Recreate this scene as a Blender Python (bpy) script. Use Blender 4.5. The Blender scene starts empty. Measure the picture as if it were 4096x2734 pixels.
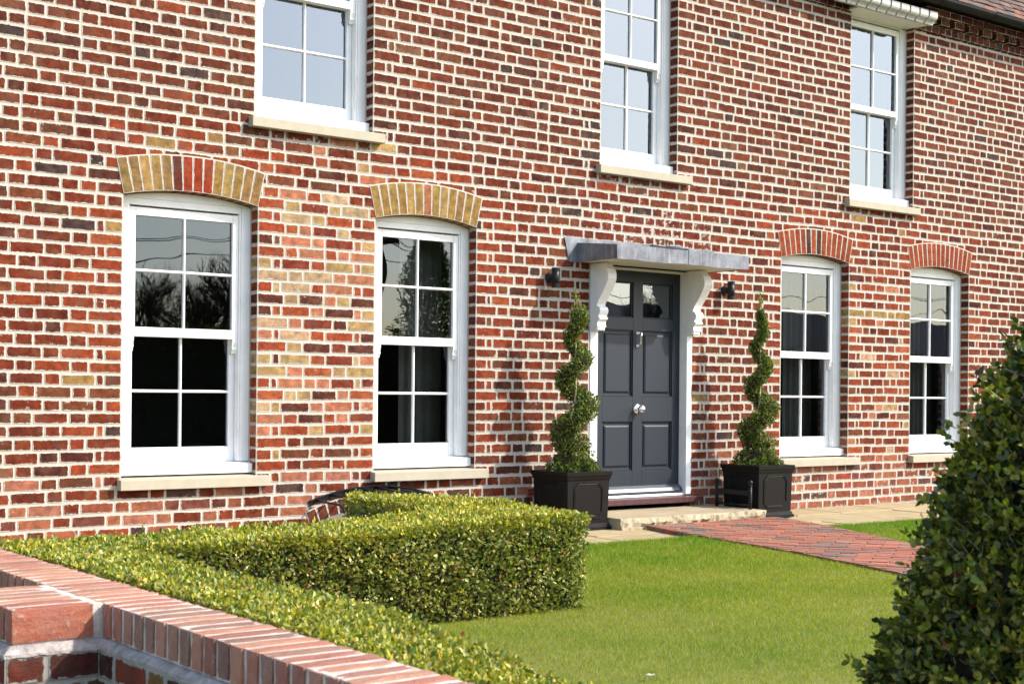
import bpy, bmesh, math, random
import numpy as np
from mathutils import Vector, Matrix, Euler

# ------------------------------------------------------------------ camera
sc = bpy.context.scene
COL = sc.collection
YAW = 0.6524035; ROLL = -0.0086684
cam_d = bpy.data.cameras.new("camera"); cam = bpy.data.objects.new("camera", cam_d); COL.objects.link(cam)
_F = Vector((math.sin(YAW), math.cos(YAW), 0)); _R = Vector((math.cos(YAW), -math.sin(YAW), 0)); _Z = Vector((0, 0, 1))
_c, _s = math.cos(ROLL), math.sin(ROLL)
_cr = _R * _c - _Z * _s; _cu = _R * _s + _Z * _c
M = Matrix((_cr, _cu, -_F)).transposed().to_4x4()
M.translation = Vector((0, -9.0, 1.06))
cam.matrix_world = M
cam_d.sensor_width = 36; cam_d.lens = 36 * 5688.8 / 4096
cam_d.shift_y = (1577.3 - 1367) / 4096
cam_d.clip_start = 0.05; cam_d.clip_end = 800
cam_d.dof.use_dof = True; cam_d.dof.focus_distance = 10.0; cam_d.dof.aperture_fstop = 10
sc.camera = cam

# ------------------------------------------------------------------ light
SUN = Vector((0.98, -1.0, 1.1)).normalized()
w = bpy.data.worlds.new("World"); sc.world = w; w.use_nodes = True
nt = w.node_tree; bg = nt.nodes["Background"]
sky = nt.nodes.new("ShaderNodeTexSky"); sky.sky_type = 'NISHITA'; sky.sun_disc = False
sky.sun_elevation = math.asin(SUN.z); sky.sun_rotation = math.atan2(SUN.x, SUN.y)
sky.air_density = 1.0; sky.dust_density = 1.8; sky.ozone_density = 1.0
nt.links.new(sky.outputs[0], bg.inputs[0]); bg.inputs[1].default_value = 0.15
sd = bpy.data.lights.new("sun", 'SUN'); sd.energy = 2.45; sd.angle = math.radians(0.9); sd.color = (1.0, 0.94, 0.86)
so = bpy.data.objects.new("sun", sd); COL.objects.link(so)
so.rotation_euler = SUN.to_track_quat('Z', 'Y').to_euler(); so.location = (10, -20, 20)
sc.view_settings.view_transform = 'Standard'; sc.view_settings.look = 'None'
sc.view_settings.exposure = 1.37; sc.view_settings.gamma = 1.0
sc.cycles.max_bounces = 8; sc.cycles.transparent_max_bounces = 12
sc.cycles.use_denoising = True

rnd = random.Random(7)
R = lambda a, b: rnd.uniform(a, b)

def lin(r, g, b):
    f = lambda v: v / 12.92 if v <= 0.04045 else ((v + 0.055) / 1.055) ** 2.4
    return (f(r / 255), f(g / 255), f(b / 255))
def alb(r, g, b, k=1.2):
    return tuple(min(0.9, v / k) for v in lin(r, g, b))

# ------------------------------------------------------------------ object helpers
def link(o, parent=None):
    COL.objects.link(o)
    if parent is not None: o.parent = parent
    return o
def tag(o, label=None, cat=None, group=None, kind=None):
    if label: o["label"] = label
    if cat: o["category"] = cat
    if group: o["group"] = group
    if kind: o["kind"] = kind
    return o
def empty(name, loc=(0, 0, 0), parent=None):
    o = bpy.data.objects.new(name, None); o.empty_display_size = .1
    link(o, parent); o.location = loc
    return o
def rel(o, parent):
    """parent keeps world coordinates of the mesh (mesh is modelled in world space)"""
    o.parent = parent
    loc = Vector(parent.location)
    p = parent.parent
    rotz = parent.rotation_euler.z
    while p is not None:
        loc = loc + Vector(p.location); p = p.parent
    o.location = -loc
    return o
def obj(name, bm, mat, parent=None, smooth=False):
    me = bpy.data.meshes.new(name)
    bm.normal_update(); bm.to_mesh(me); bm.free()
    for m in (mat if isinstance(mat, (list, tuple)) else [mat]): me.materials.append(m)
    if smooth:
        for p in me.polygons: p.use_smooth = True
    o = bpy.data.objects.new(name, me); COL.objects.link(o)
    if parent is not None: rel(o, parent)
    return o
def box(bm, x0, x1, y0, y1, z0, z1, bev=0.0, mi=0):
    vs = [bm.verts.new(v) for v in ((x0,y0,z0),(x1,y0,z0),(x1,y1,z0),(x0,y1,z0),(x0,y0,z1),(x1,y0,z1),(x1,y1,z1),(x0,y1,z1))]
    fs = [bm.faces.new([vs[i] for i in f]) for f in ((0,3,2,1),(4,5,6,7),(0,1,5,4),(1,2,6,5),(2,3,7,6),(3,0,4,7))]
    for f in fs: f.material_index = mi
    if bev > 0:
        es = list({e for f in fs for e in f.edges})
        r = bmesh.ops.bevel(bm, geom=es, offset=bev, segments=1, affect='EDGES', profile=.5)
        for f in r['faces']: f.material_index = mi
    return vs
def nb(): return bmesh.new()
def prism(bm, pts, a, b, axis='X', mi=0):
    """extrude a 2-D outline along an axis; pts are (y,z) for X, (x,z) for Y, (x,y) for Z"""
    def p3(p, t):
        return (t, p[0], p[1]) if axis == 'X' else ((p[0], t, p[1]) if axis == 'Y' else (p[0], p[1], t))
    A = [bm.verts.new(p3(p, a)) for p in pts]; B = [bm.verts.new(p3(p, b)) for p in pts]
    n = len(pts)
    fs = [bm.faces.new(A), bm.faces.new(B[::-1])]
    for i in range(n): fs.append(bm.faces.new((A[i], B[i], B[(i+1) % n], A[(i+1) % n])))
    for f in fs: f.material_index = mi
    bmesh.ops.recalc_face_normals(bm, faces=fs)
    return fs
def tube(bm, pts, rad, seg=8, cap=True, mi=0):
    pts = [Vector(p) for p in pts]
    if not isinstance(rad, (list, tuple)): rad = [rad] * len(pts)
    rings = []; prev = None
    for i, p in enumerate(pts):
        d = (pts[min(i+1, len(pts)-1)] - pts[max(i-1, 0)]).normalized()
        if prev is None:
            a = d.orthogonal().normalized()
        else:
            a = (prev - d * prev.dot(d))
            a = a.normalized() if a.length > 1e-6 else d.orthogonal().normalized()
        prev = a; b = d.cross(a)
        rings.append([bm.verts.new(p + (a * math.cos(t) + b * math.sin(t)) * rad[i]) for t in [2*math.pi*k/seg for k in range(seg)]])
    for i in range(len(rings)-1):
        for k in range(seg):
            f = bm.faces.new((rings[i][k], rings[i][(k+1) % seg], rings[i+1][(k+1) % seg], rings[i+1][k])); f.smooth = True; f.material_index = mi
    if cap:
        bm.faces.new(rings[0][::-1]).material_index = mi; bm.faces.new(rings[-1]).material_index = mi
def lathe(bm, prof, c, axis, seg=20):
    """prof: (radius, distance along axis)"""
    ax = Vector(axis).normalized(); a = ax.orthogonal().normalized(); b = ax.cross(a); c = Vector(c)
    rings = []
    for r, h in prof:
        rings.append([bm.verts.new(c + ax*h + (a*math.cos(t)+b*math.sin(t))*max(r, 1e-4)) for t in [2*math.pi*k/seg for k in range(seg)]])
    for i in range(len(rings)-1):
        for k in range(seg):
            bm.faces.new((rings[i][k], rings[i][(k+1) % seg], rings[i+1][(k+1) % seg], rings[i+1][k])).smooth = True
    bm.faces.new(rings[0][::-1]); bm.faces.new(rings[-1])

# ------------------------------------------------------------------ materials
def newmat(name):
    m = bpy.data.materials.new(name); m.use_nodes = True
    return m, m.node_tree.nodes, m.node_tree.links, m.node_tree.nodes["Principled BSDF"]
def noise(N, L, scale, detail=3, rough=.5, vec=None, dist=0.0):
    n = N.new("ShaderNodeTexNoise"); n.inputs["Scale"].default_value = scale; n.inputs["Detail"].default_value = detail
    n.inputs["Roughness"].default_value = rough; n.inputs["Distortion"].default_value = dist
    if vec is not None: L.new(vec, n.inputs["Vector"])
    return n
def math_(N, L, op, a, b=None, c=None, clamp=False):
    n = N.new("ShaderNodeMath"); n.operation = op; n.use_clamp = clamp
    for i, v in enumerate((a, b, c)):
        if v is None: continue
        if isinstance(v, (int, float)): n.inputs[i].default_value = v
        else: L.new(v, n.inputs[i])
    return n.outputs[0]
def maprange(N, L, v, a, b, c=0., d=1., smooth=False):
    n = N.new("ShaderNodeMapRange"); n.clamp = True
    if smooth: n.interpolation_type = 'SMOOTHSTEP'
    for i, x in enumerate((a, b, c, d)): n.inputs[i+1].default_value = x
    L.new(v, n.inputs[0]); return n.outputs[0]
def mixc(N, L, f, a, b, mode='MIX'):
    n = N.new("ShaderNodeMix"); n.data_type = 'RGBA'; n.blend_type = mode; n.clamp_factor = True
    if isinstance(f, (int, float)): n.inputs[0].default_value = f
    else: L.new(f, n.inputs[0])
    for i, v in ((6, a), (7, b)):
        if isinstance(v, (tuple, list)): n.inputs[i].default_value = (*v[:3], 1)
        else: L.new(v, n.inputs[i])
    return n.outputs[2]
def texco(N): 
    return N.new("ShaderNodeTexCoord").outputs["Object"]
def geopos(N):
    return N.new("ShaderNodeNewGeometry").outputs["Position"]
def attr(N, name):
    n = N.new("ShaderNodeAttribute"); n.attribute_name = name; return n
def bump(N, L, h, strength=.5, dist=.01, normal=None):
    n = N.new("ShaderNodeBump"); n.inputs["Strength"].default_value = strength; n.inputs["Distance"].default_value = dist
    L.new(h, n.inputs["Height"])
    if normal is not None: L.new(normal, n.inputs["Normal"])
    return n.outputs[0]

def brick_mat(name, mortar, ragged=.010, smear=.5, mortar2=None, moss=None, dirt=0.):
    m, N, L, P = newmat(name)
    pos = geopos(N)
    uv = attr(N, "buv"); hf = attr(N, "bhalf"); col = attr(N, "bcol")
    su = N.new("ShaderNodeSeparateXYZ"); L.new(uv.outputs["Vector"], su.inputs[0])
    sh = N.new("ShaderNodeSeparateXYZ"); L.new(hf.outputs["Vector"], sh.inputs[0])
    rr = .007
    qx = math_(N, L, 'SUBTRACT', math_(N, L, 'ABSOLUTE', su.outputs[0]), math_(N, L, 'SUBTRACT', sh.outputs[0], rr))
    qy = math_(N, L, 'SUBTRACT', math_(N, L, 'ABSOLUTE', su.outputs[1]), math_(N, L, 'SUBTRACT', sh.outputs[1], rr))
    mx = math_(N, L, 'MAXIMUM', qx, 0.); my = math_(N, L, 'MAXIMUM', qy, 0.)
    ln = math_(N, L, 'SQRT', math_(N, L, 'ADD', math_(N, L, 'MULTIPLY', mx, mx), math_(N, L, 'MULTIPLY', my, my)))
    d0 = math_(N, L, 'SUBTRACT', math_(N, L, 'ADD', ln, math_(N, L, 'MINIMUM', math_(N, L, 'MAXIMUM', qx, qy), 0.)), rr)
    n1 = noise(N, L, 38, 5, .65, pos); n2 = noise(N, L, 9, 2, .5, pos)
    d = math_(N, L, 'ADD', d0, math_(N, L, 'MULTIPLY', math_(N, L, 'SUBTRACT', n1.outputs[0], .5), ragged * 2.2))
    d = math_(N, L, 'ADD', d, math_(N, L, 'MULTIPLY', math_(N, L, 'SUBTRACT', n2.outputs[0], .5), ragged * .9))
    mask = maprange(N, L, d, -.0012, .0012)
    # white mortar smears on the bricks
    n3 = noise(N, L, 26, 6, .72, pos); 
    edge = math_(N, L, 'ADD', maprange(N, L, d0, -.032, 0.0, 0., .11), math_(N, L, 'MULTIPLY', col.outputs['Alpha'], .2))
    sm = maprange(N, L, math_(N, L, 'ADD', n3.outputs[0], edge), .735, .80, 0, smear)
    n3b = noise(N, L, 150, 2, .5, pos)
    sp = maprange(N, L, n3b.outputs[0], .74, .80, 0, .6 * smear)
    # brick colour with creases and clay streaks
    mp = N.new("ShaderNodeMapping"); mp.inputs["Scale"].default_value = (14, 14, 60); mp.inputs["Rotation"].default_value = (0, .12, 0); L.new(pos, mp.inputs[0])
    n4 = noise(N, L, 1.0, 5, .62, mp.outputs[0], .6)
    n5 = noise(N, L, 17, 4, .6, pos)
    dark = mixc(N, L, 1.0, col.outputs["Color"], (.36, .36, .38), 'MULTIPLY')
    lite = mixc(N, L, 1.0, col.outputs["Color"], (1.35, 1.38, 1.35), 'MULTIPLY')
    c = mixc(N, L, maprange(N, L, n5.outputs[0], .35, .68), dark, lite)
    c = mixc(N, L, .35, c, col.outputs["Color"])
    n10 = noise(N, L, 9.5, 4, .62, pos, .4); n11 = noise(N, L, 7.3, 5, .66, mp.outputs[0])
    n12 = noise(N, L, 6.1, 4, .6, pos, .3)
    tan = mixc(N, L, .55, col.outputs["Color"], (.155, .085, .048)); gry = mixc(N, L, .6, col.outputs["Color"], (.062, .045, .042))
    c = mixc(N, L, maprange(N, L, n10.outputs[0], .50, .66, 0, .7), c, tan)
    c = mixc(N, L, maprange(N, L, n12.outputs[0], .56, .68, 0, .75), c, gry)
    crev = maprange(N, L, n4.outputs[0], .30, .42, 1, 0)
    c = mixc(N, L, math_(N, L, 'MULTIPLY', crev, .55), c, dark)
    c = mixc(N, L, sm, c, mortar); c = mixc(N, L, sp, c, mortar)
    # mortar
    n6 = noise(N, L, 6, 4, .6, pos); n7 = noise(N, L, 90, 3, .6, pos)
    m2 = mortar2 or tuple(v * .86 for v in mortar)
    mc = mixc(N, L, maprange(N, L, n6.outputs[0], .35, .68), mortar, m2)
    mc = mixc(N, L, maprange(N, L, n7.outputs[0], .30, .42, .30, 0), mc, (.30, .26, .2))
    out = mixc(N, L, mask, c, mc)
    if moss is not None:
        n8 = noise(N, L, 5, 5, .7, pos)
        out = mixc(N, L, maprange(N, L, n8.outputs[0], .5, .68, 0, .75), out, moss)
    if dirt > 0:
        n9 = noise(N, L, 3.2, 5, .65, pos)
        out = mixc(N, L, maprange(N, L, n9.outputs[0], .45, .72, 0, dirt), out, (.09, .075, .06))
    L.new(out, P.inputs["Base Color"]); P.inputs["Roughness"].default_value = .95
    P.inputs["Specular IOR Level"].default_value = .10
    # relief: brick creases, slightly proud mortar lips, rough mortar
    hb = math_(N, L, 'ADD', math_(N, L, 'MULTIPLY', n4.outputs[0], .55), math_(N, L, 'MULTIPLY', n1.outputs[0], .55))
    lip = maprange(N, L, d, -.004, .001, 0, .35, True)
    dip = maprange(N, L, d0, .001, .008, 0, -.55, True)
    hm = math_(N, L, 'ADD', math_(N, L, 'ADD', .62, math_(N, L, 'MULTIPLY', n7.outputs[0], .22)), dip)
    mixh = N.new("ShaderNodeMix"); mixh.data_type = 'FLOAT'; L.new(mask, mixh.inputs[0])
    L.new(math_(N, L, 'SUBTRACT', hb, math_(N, L, 'MULTIPLY', lip, 1.0)), mixh.inputs[2]); L.new(hm, mixh.inputs[3])
    L.new(bump(N, L, mixh.outputs[0], .75, .009), P.inputs["Normal"])
    return m

MORTAR = (.445, .405, .34)
M_BRICK = brick_mat("old_red_brick", MORTAR, .0115, .85)
M_ARCH = brick_mat("arch_brick", MORTAR, .006, .3)
M_WALLB = brick_mat("garden_wall_brick", (.30, .28, .245), .016, .8, (.23, .235, .18), moss=None, dirt=.55)

def simple(name, col, rough=.5, spec=.5, metal=0., nscale=0, var=.1, bumps=0., bscale=60, bdist=.002, coat=0):
    m, N, L, P = newmat(name)
    P.inputs["Roughness"].default_value = rough; P.inputs["Metallic"].default_value = metal
    P.inputs["Specular IOR Level"].default_value = spec
    if coat: P.inputs["Coat Weight"].default_value = coat; P.inputs["Coat Roughness"].default_value = .15
    pos = geopos(N)
    if nscale:
        n = noise(N, L, nscale, 5, .6, pos)
        c = mixc(N, L, maprange(N, L, n.outputs[0], .3, .7), tuple(v*(1-var) for v in col), tuple(min(1, v*(1+var)) for v in col))
        L.new(c, P.inputs["Base Color"])
    else: P.inputs["Base Color"].default_value = (*col, 1)
    if bumps:
        n = noise(N, L, bscale, 5, .6, pos); L.new(bump(N, L, n.outputs[0], bumps, bdist), P.inputs["Normal"])
    return m
M_WHITE = simple("white_paint", (.80, .80, .78), .42, .35, nscale=7, var=.06, bumps=.06, bscale=30)
M_CREAM = simple("cream_white_paint", (.72, .71, .64), .5, .4, nscale=3, var=.04)
M_DENT = simple("shade_greyed_cream_paint", (.46, .46, .42), .6, .3, nscale=12, var=.12)  # cream paint greyed to stand in for the shade under the eaves
M_STONE = simple("sill_stone", (.385, .345, .26), .85, .3, nscale=9, var=.07, bumps=.25, bscale=160)
M_SEAL = simple("sealant", (.50, .40, .32), .8, .3)
M_DOOR = simple("slate_grey_door_paint", (.017, .0235, .032), .45, .35, nscale=6, var=.05, bumps=.05, bscale=40)
M_CHROME = simple("polished_chrome", (.83, .83, .84), .12, .5, 1.0)
M_BLACK = simple("black_metal", (.008, .008, .009), .42, .3, nscale=20, var=.2, bumps=.05, bscale=90)
M_GUTTER = simple("black_gutter_plastic", (.006, .006, .007), .5, .2, nscale=6, var=.2)
M_PLANTER = simple("dark_lead_effect_planter", (.006, .005, .0045), .5, .18, nscale=14, var=.3, bumps=.08, bscale=26, bdist=.004)
M_SOIL = simple("soil", (.05, .036, .025), .95, .2, nscale=30, var=.4, bumps=.9, bscale=60, bdist=.02)
M_SILLB = simple("dark_hardwood_sill", (.075, .028, .03), .35, .5, nscale=18, var=.35)
M_TRUNK = simple("box_stem_bark", (.42, .33, .20), .9, .2, nscale=40, var=.3, bumps=.5)
M_BARK = simple("tree_bark", (.10, .075, .055), .95, .2, nscale=12, var=.4, bumps=.6)
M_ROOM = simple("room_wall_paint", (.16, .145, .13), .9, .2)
M_CURTAIN = simple("linen_curtain", (.40, .38, .35), .9, .2, nscale=5, var=.08)
M_TWIG = simple("hedge_twigs", (.035, .03, .016), .95, .1, nscale=25, var=.5, bumps=.8, bscale=40, bdist=.02)
M_TERRA = simple("terracotta", (.33, .10, .055), .85, .3, nscale=20, var=.2)

def lead_mat():
    m, N, L, P = newmat("weathered_lead"); pos = geopos(N)
    mp = N.new("ShaderNodeMapping"); mp.inputs["Scale"].default_value = (26, 26, 4); L.new(pos, mp.inputs[0])
    n1 = noise(N, L, 1, 5, .65, mp.outputs[0]); n2 = noise(N, L, 7, 5, .65, pos)
    c = mixc(N, L, maprange(N, L, n2.outputs[0], .35, .68), (.085, .092, .11), (.21, .225, .25))
    c = mixc(N, L, maprange(N, L, n1.outputs[0], .5, .72, 0, .6), c, (.34, .35, .36))
    L.new(c, P.inputs["Base Color"]); P.inputs["Roughness"].default_value = .48; P.inputs["Metallic"].default_value = .25
    L.new(bump(N, L, n2.outputs[0], .35, .008), P.inputs["Normal"])
    return m
M_LEAD = lead_mat()

def glass_mat(name, tint, refl, wob=.06):
    m, N, L, P = newmat(name); N.remove(P)
    out = [n for n in N if n.type == 'OUTPUT_MATERIAL'][0]
    pos = geopos(N)
    n = noise(N, L, 2.4, 1, .4, pos); b = bump(N, L, n.outputs[0], wob, .05)
    g = N.new("ShaderNodeBsdfGlossy"); g.inputs["Roughness"].default_value = .0; g.inputs["Color"].default_value = (.78, .88, .98, 1); L.new(b, g.inputs["Normal"])
    t = N.new("ShaderNodeBsdfTransparent"); t.inputs["Color"].default_value = (*tint, 1)
    fr = N.new("ShaderNodeFresnel"); fr.inputs["IOR"].default_value = refl
    mx = N.new("ShaderNodeMixShader"); L.new(fr.outputs[0], mx.inputs[0]); L.new(t.outputs[0], mx.inputs[1]); L.new(g.outputs[0], mx.inputs[2])
    L.new(mx.outputs[0], out.inputs[0])
    return m
M_GLASS = glass_mat("window_glass", (.62, .64, .62), 1.85, .035)
M_GLASSU = glass_mat("coated_window_glass", (.55, .57, .58), 2.4, .03)

def leaf_mat(name, rough=.38, trans=.25, spec=.5):
    m, N, L, P = newmat(name)
    a = attr(N, "lcol"); L.new(a.outputs["Color"], P.inputs["Base Color"])
    P.inputs["Roughness"].default_value = rough; P.inputs["Specular IOR Level"].default_value = spec
    out = [n for n in N if n.type == 'OUTPUT_MATERIAL'][0]
    t = N.new("ShaderNodeBsdfTranslucent"); L.new(mixc(N, L, 1., a.outputs["Color"], (1.5, 1.6, .6), 'MULTIPLY'), t.inputs["Color"])
    mx = N.new("ShaderNodeMixShader"); mx.inputs[0].default_value = trans
    L.new(P.outputs[0], mx.inputs[1]); L.new(t.outputs[0], mx.inputs[2]); L.new(mx.outputs[0], out.inputs[0])
    return m
M_LEAF = leaf_mat("box_leaves", .46, .25)
M_GRASS = leaf_mat("grass_blades", .6, .35, .15)

# ------------------------------------------------------------------ brick-cell mesh builder
class Cells:
    def __init__(s): s.v = []; s.f = []; s.uv = []; s.h = []; s.c = []
    def add(s, pts, uvs, half, col, smear=0.):
        b = len(s.v)
        s.v += pts; s.uv += [(u[0], u[1], 0.) for u in uvs]; s.h += [(half[0], half[1], 0.)] * len(pts)
        s.c += [(*col, smear)] * len(pts); s.f.append(tuple(range(b, b + len(pts))))
    def quad(s, o, du, dv, w_, h_, half, col, tilt=0.):
        """cell of w_ x h_ centred on o, du/dv unit vectors"""
        o = Vector(o); du = Vector(du); dv = Vector(dv); P = []; U = []
        for a, b in ((-1, -1), (1, -1), (1, 1), (-1, 1)):
            P.append(tuple(o + du * (a * w_ / 2) + dv * (b * h_ / 2))); U.append((a * w_ / 2, b * h_ / 2 + tilt * a * w_ / 2))
        s.add(P, U, half, col)
    def build(s, name, mat, parent=None):
        me = bpy.data.meshes.new(name); me.from_pydata(s.v, [], s.f)
        for nm, dat in (("buv", s.uv), ("bhalf", s.h)):
            a = me.attributes.new(nm, 'FLOAT_VECTOR', 'POINT'); a.data.foreach_set("vector", np.array(dat, 'f').ravel())
        a = me.attributes.new("bcol", 'FLOAT_COLOR', 'POINT'); a.data.foreach_set("color", np.array(s.c, 'f').ravel())
        me.materials.append(mat)
        o = bpy.data.objects.new(name, me); COL.objects.link(o)
        if parent is not None: rel(o, parent)
        return o

def clip_half(poly, a, b, keep_left):
    """poly list of 2-D pts, line a->b; returns the part on the left (or right)"""
    out = []; n = len(poly)
    sgn = 1 if keep_left else -1
    def sd_(p): return sgn * ((b[0]-a[0])*(p[1]-a[1]) - (b[1]-a[1])*(p[0]-a[0]))
    for i in range(n):
        p, q = poly[i], poly[(i+1) % n]; dp, dq = sd_(p), sd_(q)
        if dp >= 0: out.append(p)
        if (dp > 0 and dq < 0) or (dp < 0 and dq > 0):
            t = dp / (dp - dq); out.append((p[0]+(q[0]-p[0])*t, p[1]+(q[1]-p[1])*t))
    return out
def area(p): return abs(sum(p[i][0]*p[(i+1) % len(p)][1]-p[(i+1) % len(p)][0]*p[i][1] for i in range(len(p)))) / 2
def subtract(poly, cv):
    """poly minus convex ccw polygon cv"""
    pieces = []; rest = poly
    for i in range(len(cv)):
        a, b = cv[i], cv[(i+1) % len(cv)]
        o = clip_half(rest, a, b, False)
        if len(o) > 2 and area(o) > 1e-6: pieces.append(o)
        rest = clip_half(rest, a, b, True)
        if len(rest) < 3 or area(rest) < 1e-7: return pieces
    return pieces

# brick palettes, sRGB as seen in sun
def pick(tbl):
    t = sum(w_ for w_, _ in tbl); x = R(0, t)
    for w_, c in tbl:
        x -= w_
        if x <= 0: break
    k = R(.9, 1.1); a = alb(*c, 2.05)
    a = (a[0]*.91, a[1]*(.92 if a[1] < .35*a[0] else .78), a[2]*.76)
    return tuple(min(.85, max(.010, v * k * R(.96, 1.04))) for v in a)
RED = [(6, (146, 66, 48)), (4, (156, 72, 52)), (4, (136, 62, 48)), (2.5, (150, 84, 62)), (1.6, (130, 76, 60)), (1.3, (108, 58, 52)), (1, (178, 80, 54)), (.3, (92, 74, 72)), (.3, (170, 118, 86)), (.08, (200, 170, 110))]
UPP = [(6, (138, 70, 54)), (4, (148, 78, 60)), (4, (126, 64, 53)), (2.5, (146, 88, 70)), (2, (112, 64, 57)), (.8, (172, 84, 60)), (.35, (94, 80, 76)), (.3, (160, 116, 88))]
JAMB = [(6, (184, 84, 56)), (3, (170, 76, 54)), (1.5, (200, 102, 68)), (1.5, (150, 70, 54)), (.5, (112, 58, 56)), (.4, (205, 172, 105))]
PATCH = [(5, (196, 90, 60)), (3.0, (234, 158, 120)), (3.4, (226, 198, 134)), (1.6, (240, 214, 165)), (1.6, (160, 72, 56)), (1.2, (120, 64, 58)), (1.5, (208, 108, 76))]
LOW = [(4, (206, 124, 98)), (3, (222, 150, 122)), (3, (186, 104, 84)), (2, (150, 92, 80)), (1, (118, 90, 86)), (1.5, (206, 92, 70))]
YEL = [(5, (198, 168, 96)), (3, (210, 182, 112)), (2, (184, 156, 100)), (.6, (216, 150, 104))]
ARED = [(5, (190, 90, 62)), (3, (178, 82, 60)), (2, (200, 102, 72))]

CRS = 0.0838          # brick course height
LW = [(3.643, 4.623), (5.59, 6.512), (10.018, 10.983), (11.945, 12.925)]      # ground-floor openings
UW = [(4.598, 5.558), (7.787, 8.665), (10.99, 11.968)]                        # first-floor openings
SPR = 2.36; RISE = .056; AH = .236
DOOR = (7.68, 8.862)
FX0, FX1, FZ1 = -1.6, 19.0, 5.02
def arc_geo(x0, x1):
    a = (x1-x0)/2; r = (a*a+RISE*RISE)/(2*RISE); return (x0+x1)/2, SPR+RISE-r, r, math.asin(a/r)
def fan(x0, x1):
    cx, cz, r, al = arc_geo(x0, x1); pts = [(x0, SPR), (x1, SPR)]
    ex = AH + .008
    for i in range(13):
        t = al*1.0 - 2*al*i/12; pts.append((cx+(r+ex)*math.sin(t), cz+(r+ex)*math.cos(t)))
    return pts
def palette(x, z):
    if 4.62 < x < 5.6 and .75 < z < 2.5 : return PATCH
    if 5.0 < x < 5.7 and 2.5 < z < 2.9: return PATCH if rnd.random() < .35 else RED
    if 10.98 < x < 11.95 and .5 < z < 2.4:
        if 1.86 < z < 1.96: return YEL
        return PATCH if rnd.random() < .12 else (JAMB if rnd.random() < .62 else RED)
    for a, b in LW:
        if .5 < z < 2.4 and (a-.30 < x < a or b < x < b+.30): return JAMB if rnd.random() < .72 else RED
        if 2.4 < z < 2.85 and a-.25 < x < b+.25: return JAMB if rnd.random() < (.75 if z < 2.75 else .3) else RED
    if DOOR[1] < x < 10 and .55 < z < 2.3: return JAMB if rnd.random() < .12 else RED
    if z < .55 and x > 9.0: return LOW
    if z < .30: return LOW if rnd.random() < .6 else RED
    if z < .5: return LOW if rnd.random() < .3 else RED
    if z > 2.9: return UPP
    return RED
def smear_at(x, z):
    s_ = 0.
    if 7.2 < x < 9.9 and 2.28 < z < 2.86: s_ = max(s_, R(.3, 1.)*(1-abs(x-8.5)/1.7)*(1 if z < 2.7 else .5))
    for a, b in UW:
        if a-.05 < x < b+.1 and 2.82 < z < 2.93: s_ = max(s_, R(.4, .9))
    if z < .42: s_ = max(s_, R(0, .45)*(1.5 if x > 9 else .8))
    if 4.6 < x < 5.6 and z < 2.5: s_ = max(s_, R(-.3, .4))
    return max(0., min(1., max(s_, R(-1.2, .45))))
def bond(x0, x1, odd, free=False):
    """brick widths (with joint) filling the run"""
    S, Hh, Q = .231, .118, .062
    seq = []; Lr = x1-x0
    if Lr < .25: return [Lr]
    if not odd: seq = [S]
    else: seq = [Hh, Q]
    tail = [] if not odd else [Q, Hh]
    cur = sum(seq)+sum(tail)
    if odd: seq.append(S); cur += S
    while cur + .21 < Lr:
        if rnd.random() < .88: seq += [Hh, S]; cur += Hh+S
        else: seq += [Hh, Hh, S]; cur += 2*Hh+S
    seq += tail
    k = Lr/sum(seq); seq = [q*k for q in seq]
    # jitter the joints
    xs = [0]
    for q in seq: xs.append(xs[-1]+q)
    for i in range(1, len(xs)-1): xs[i] += R(-.007, .007)
    return [xs[i+1]-xs[i] for i in range(len(seq))]
def wob(x, z): return .0045*math.sin(x*1.7+z*3.1)+.003*math.sin(x*4.3-z*5.0+1.0)

# ================================================================== HOUSE
house = tag(empty("brick_house", (8.5, 3.5, 0)), "two storey house of old red brick with white sash windows and a slate grey door", "house")
C = Cells()
openings = []
for a, b in LW: openings.append((a, b, .44, SPR, True))
for a, b in UW: openings.append((a, b, 2.95, 4.84, False))
openings.append((DOOR[0], DOOR[1], -.1, 2.17, False))
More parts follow.
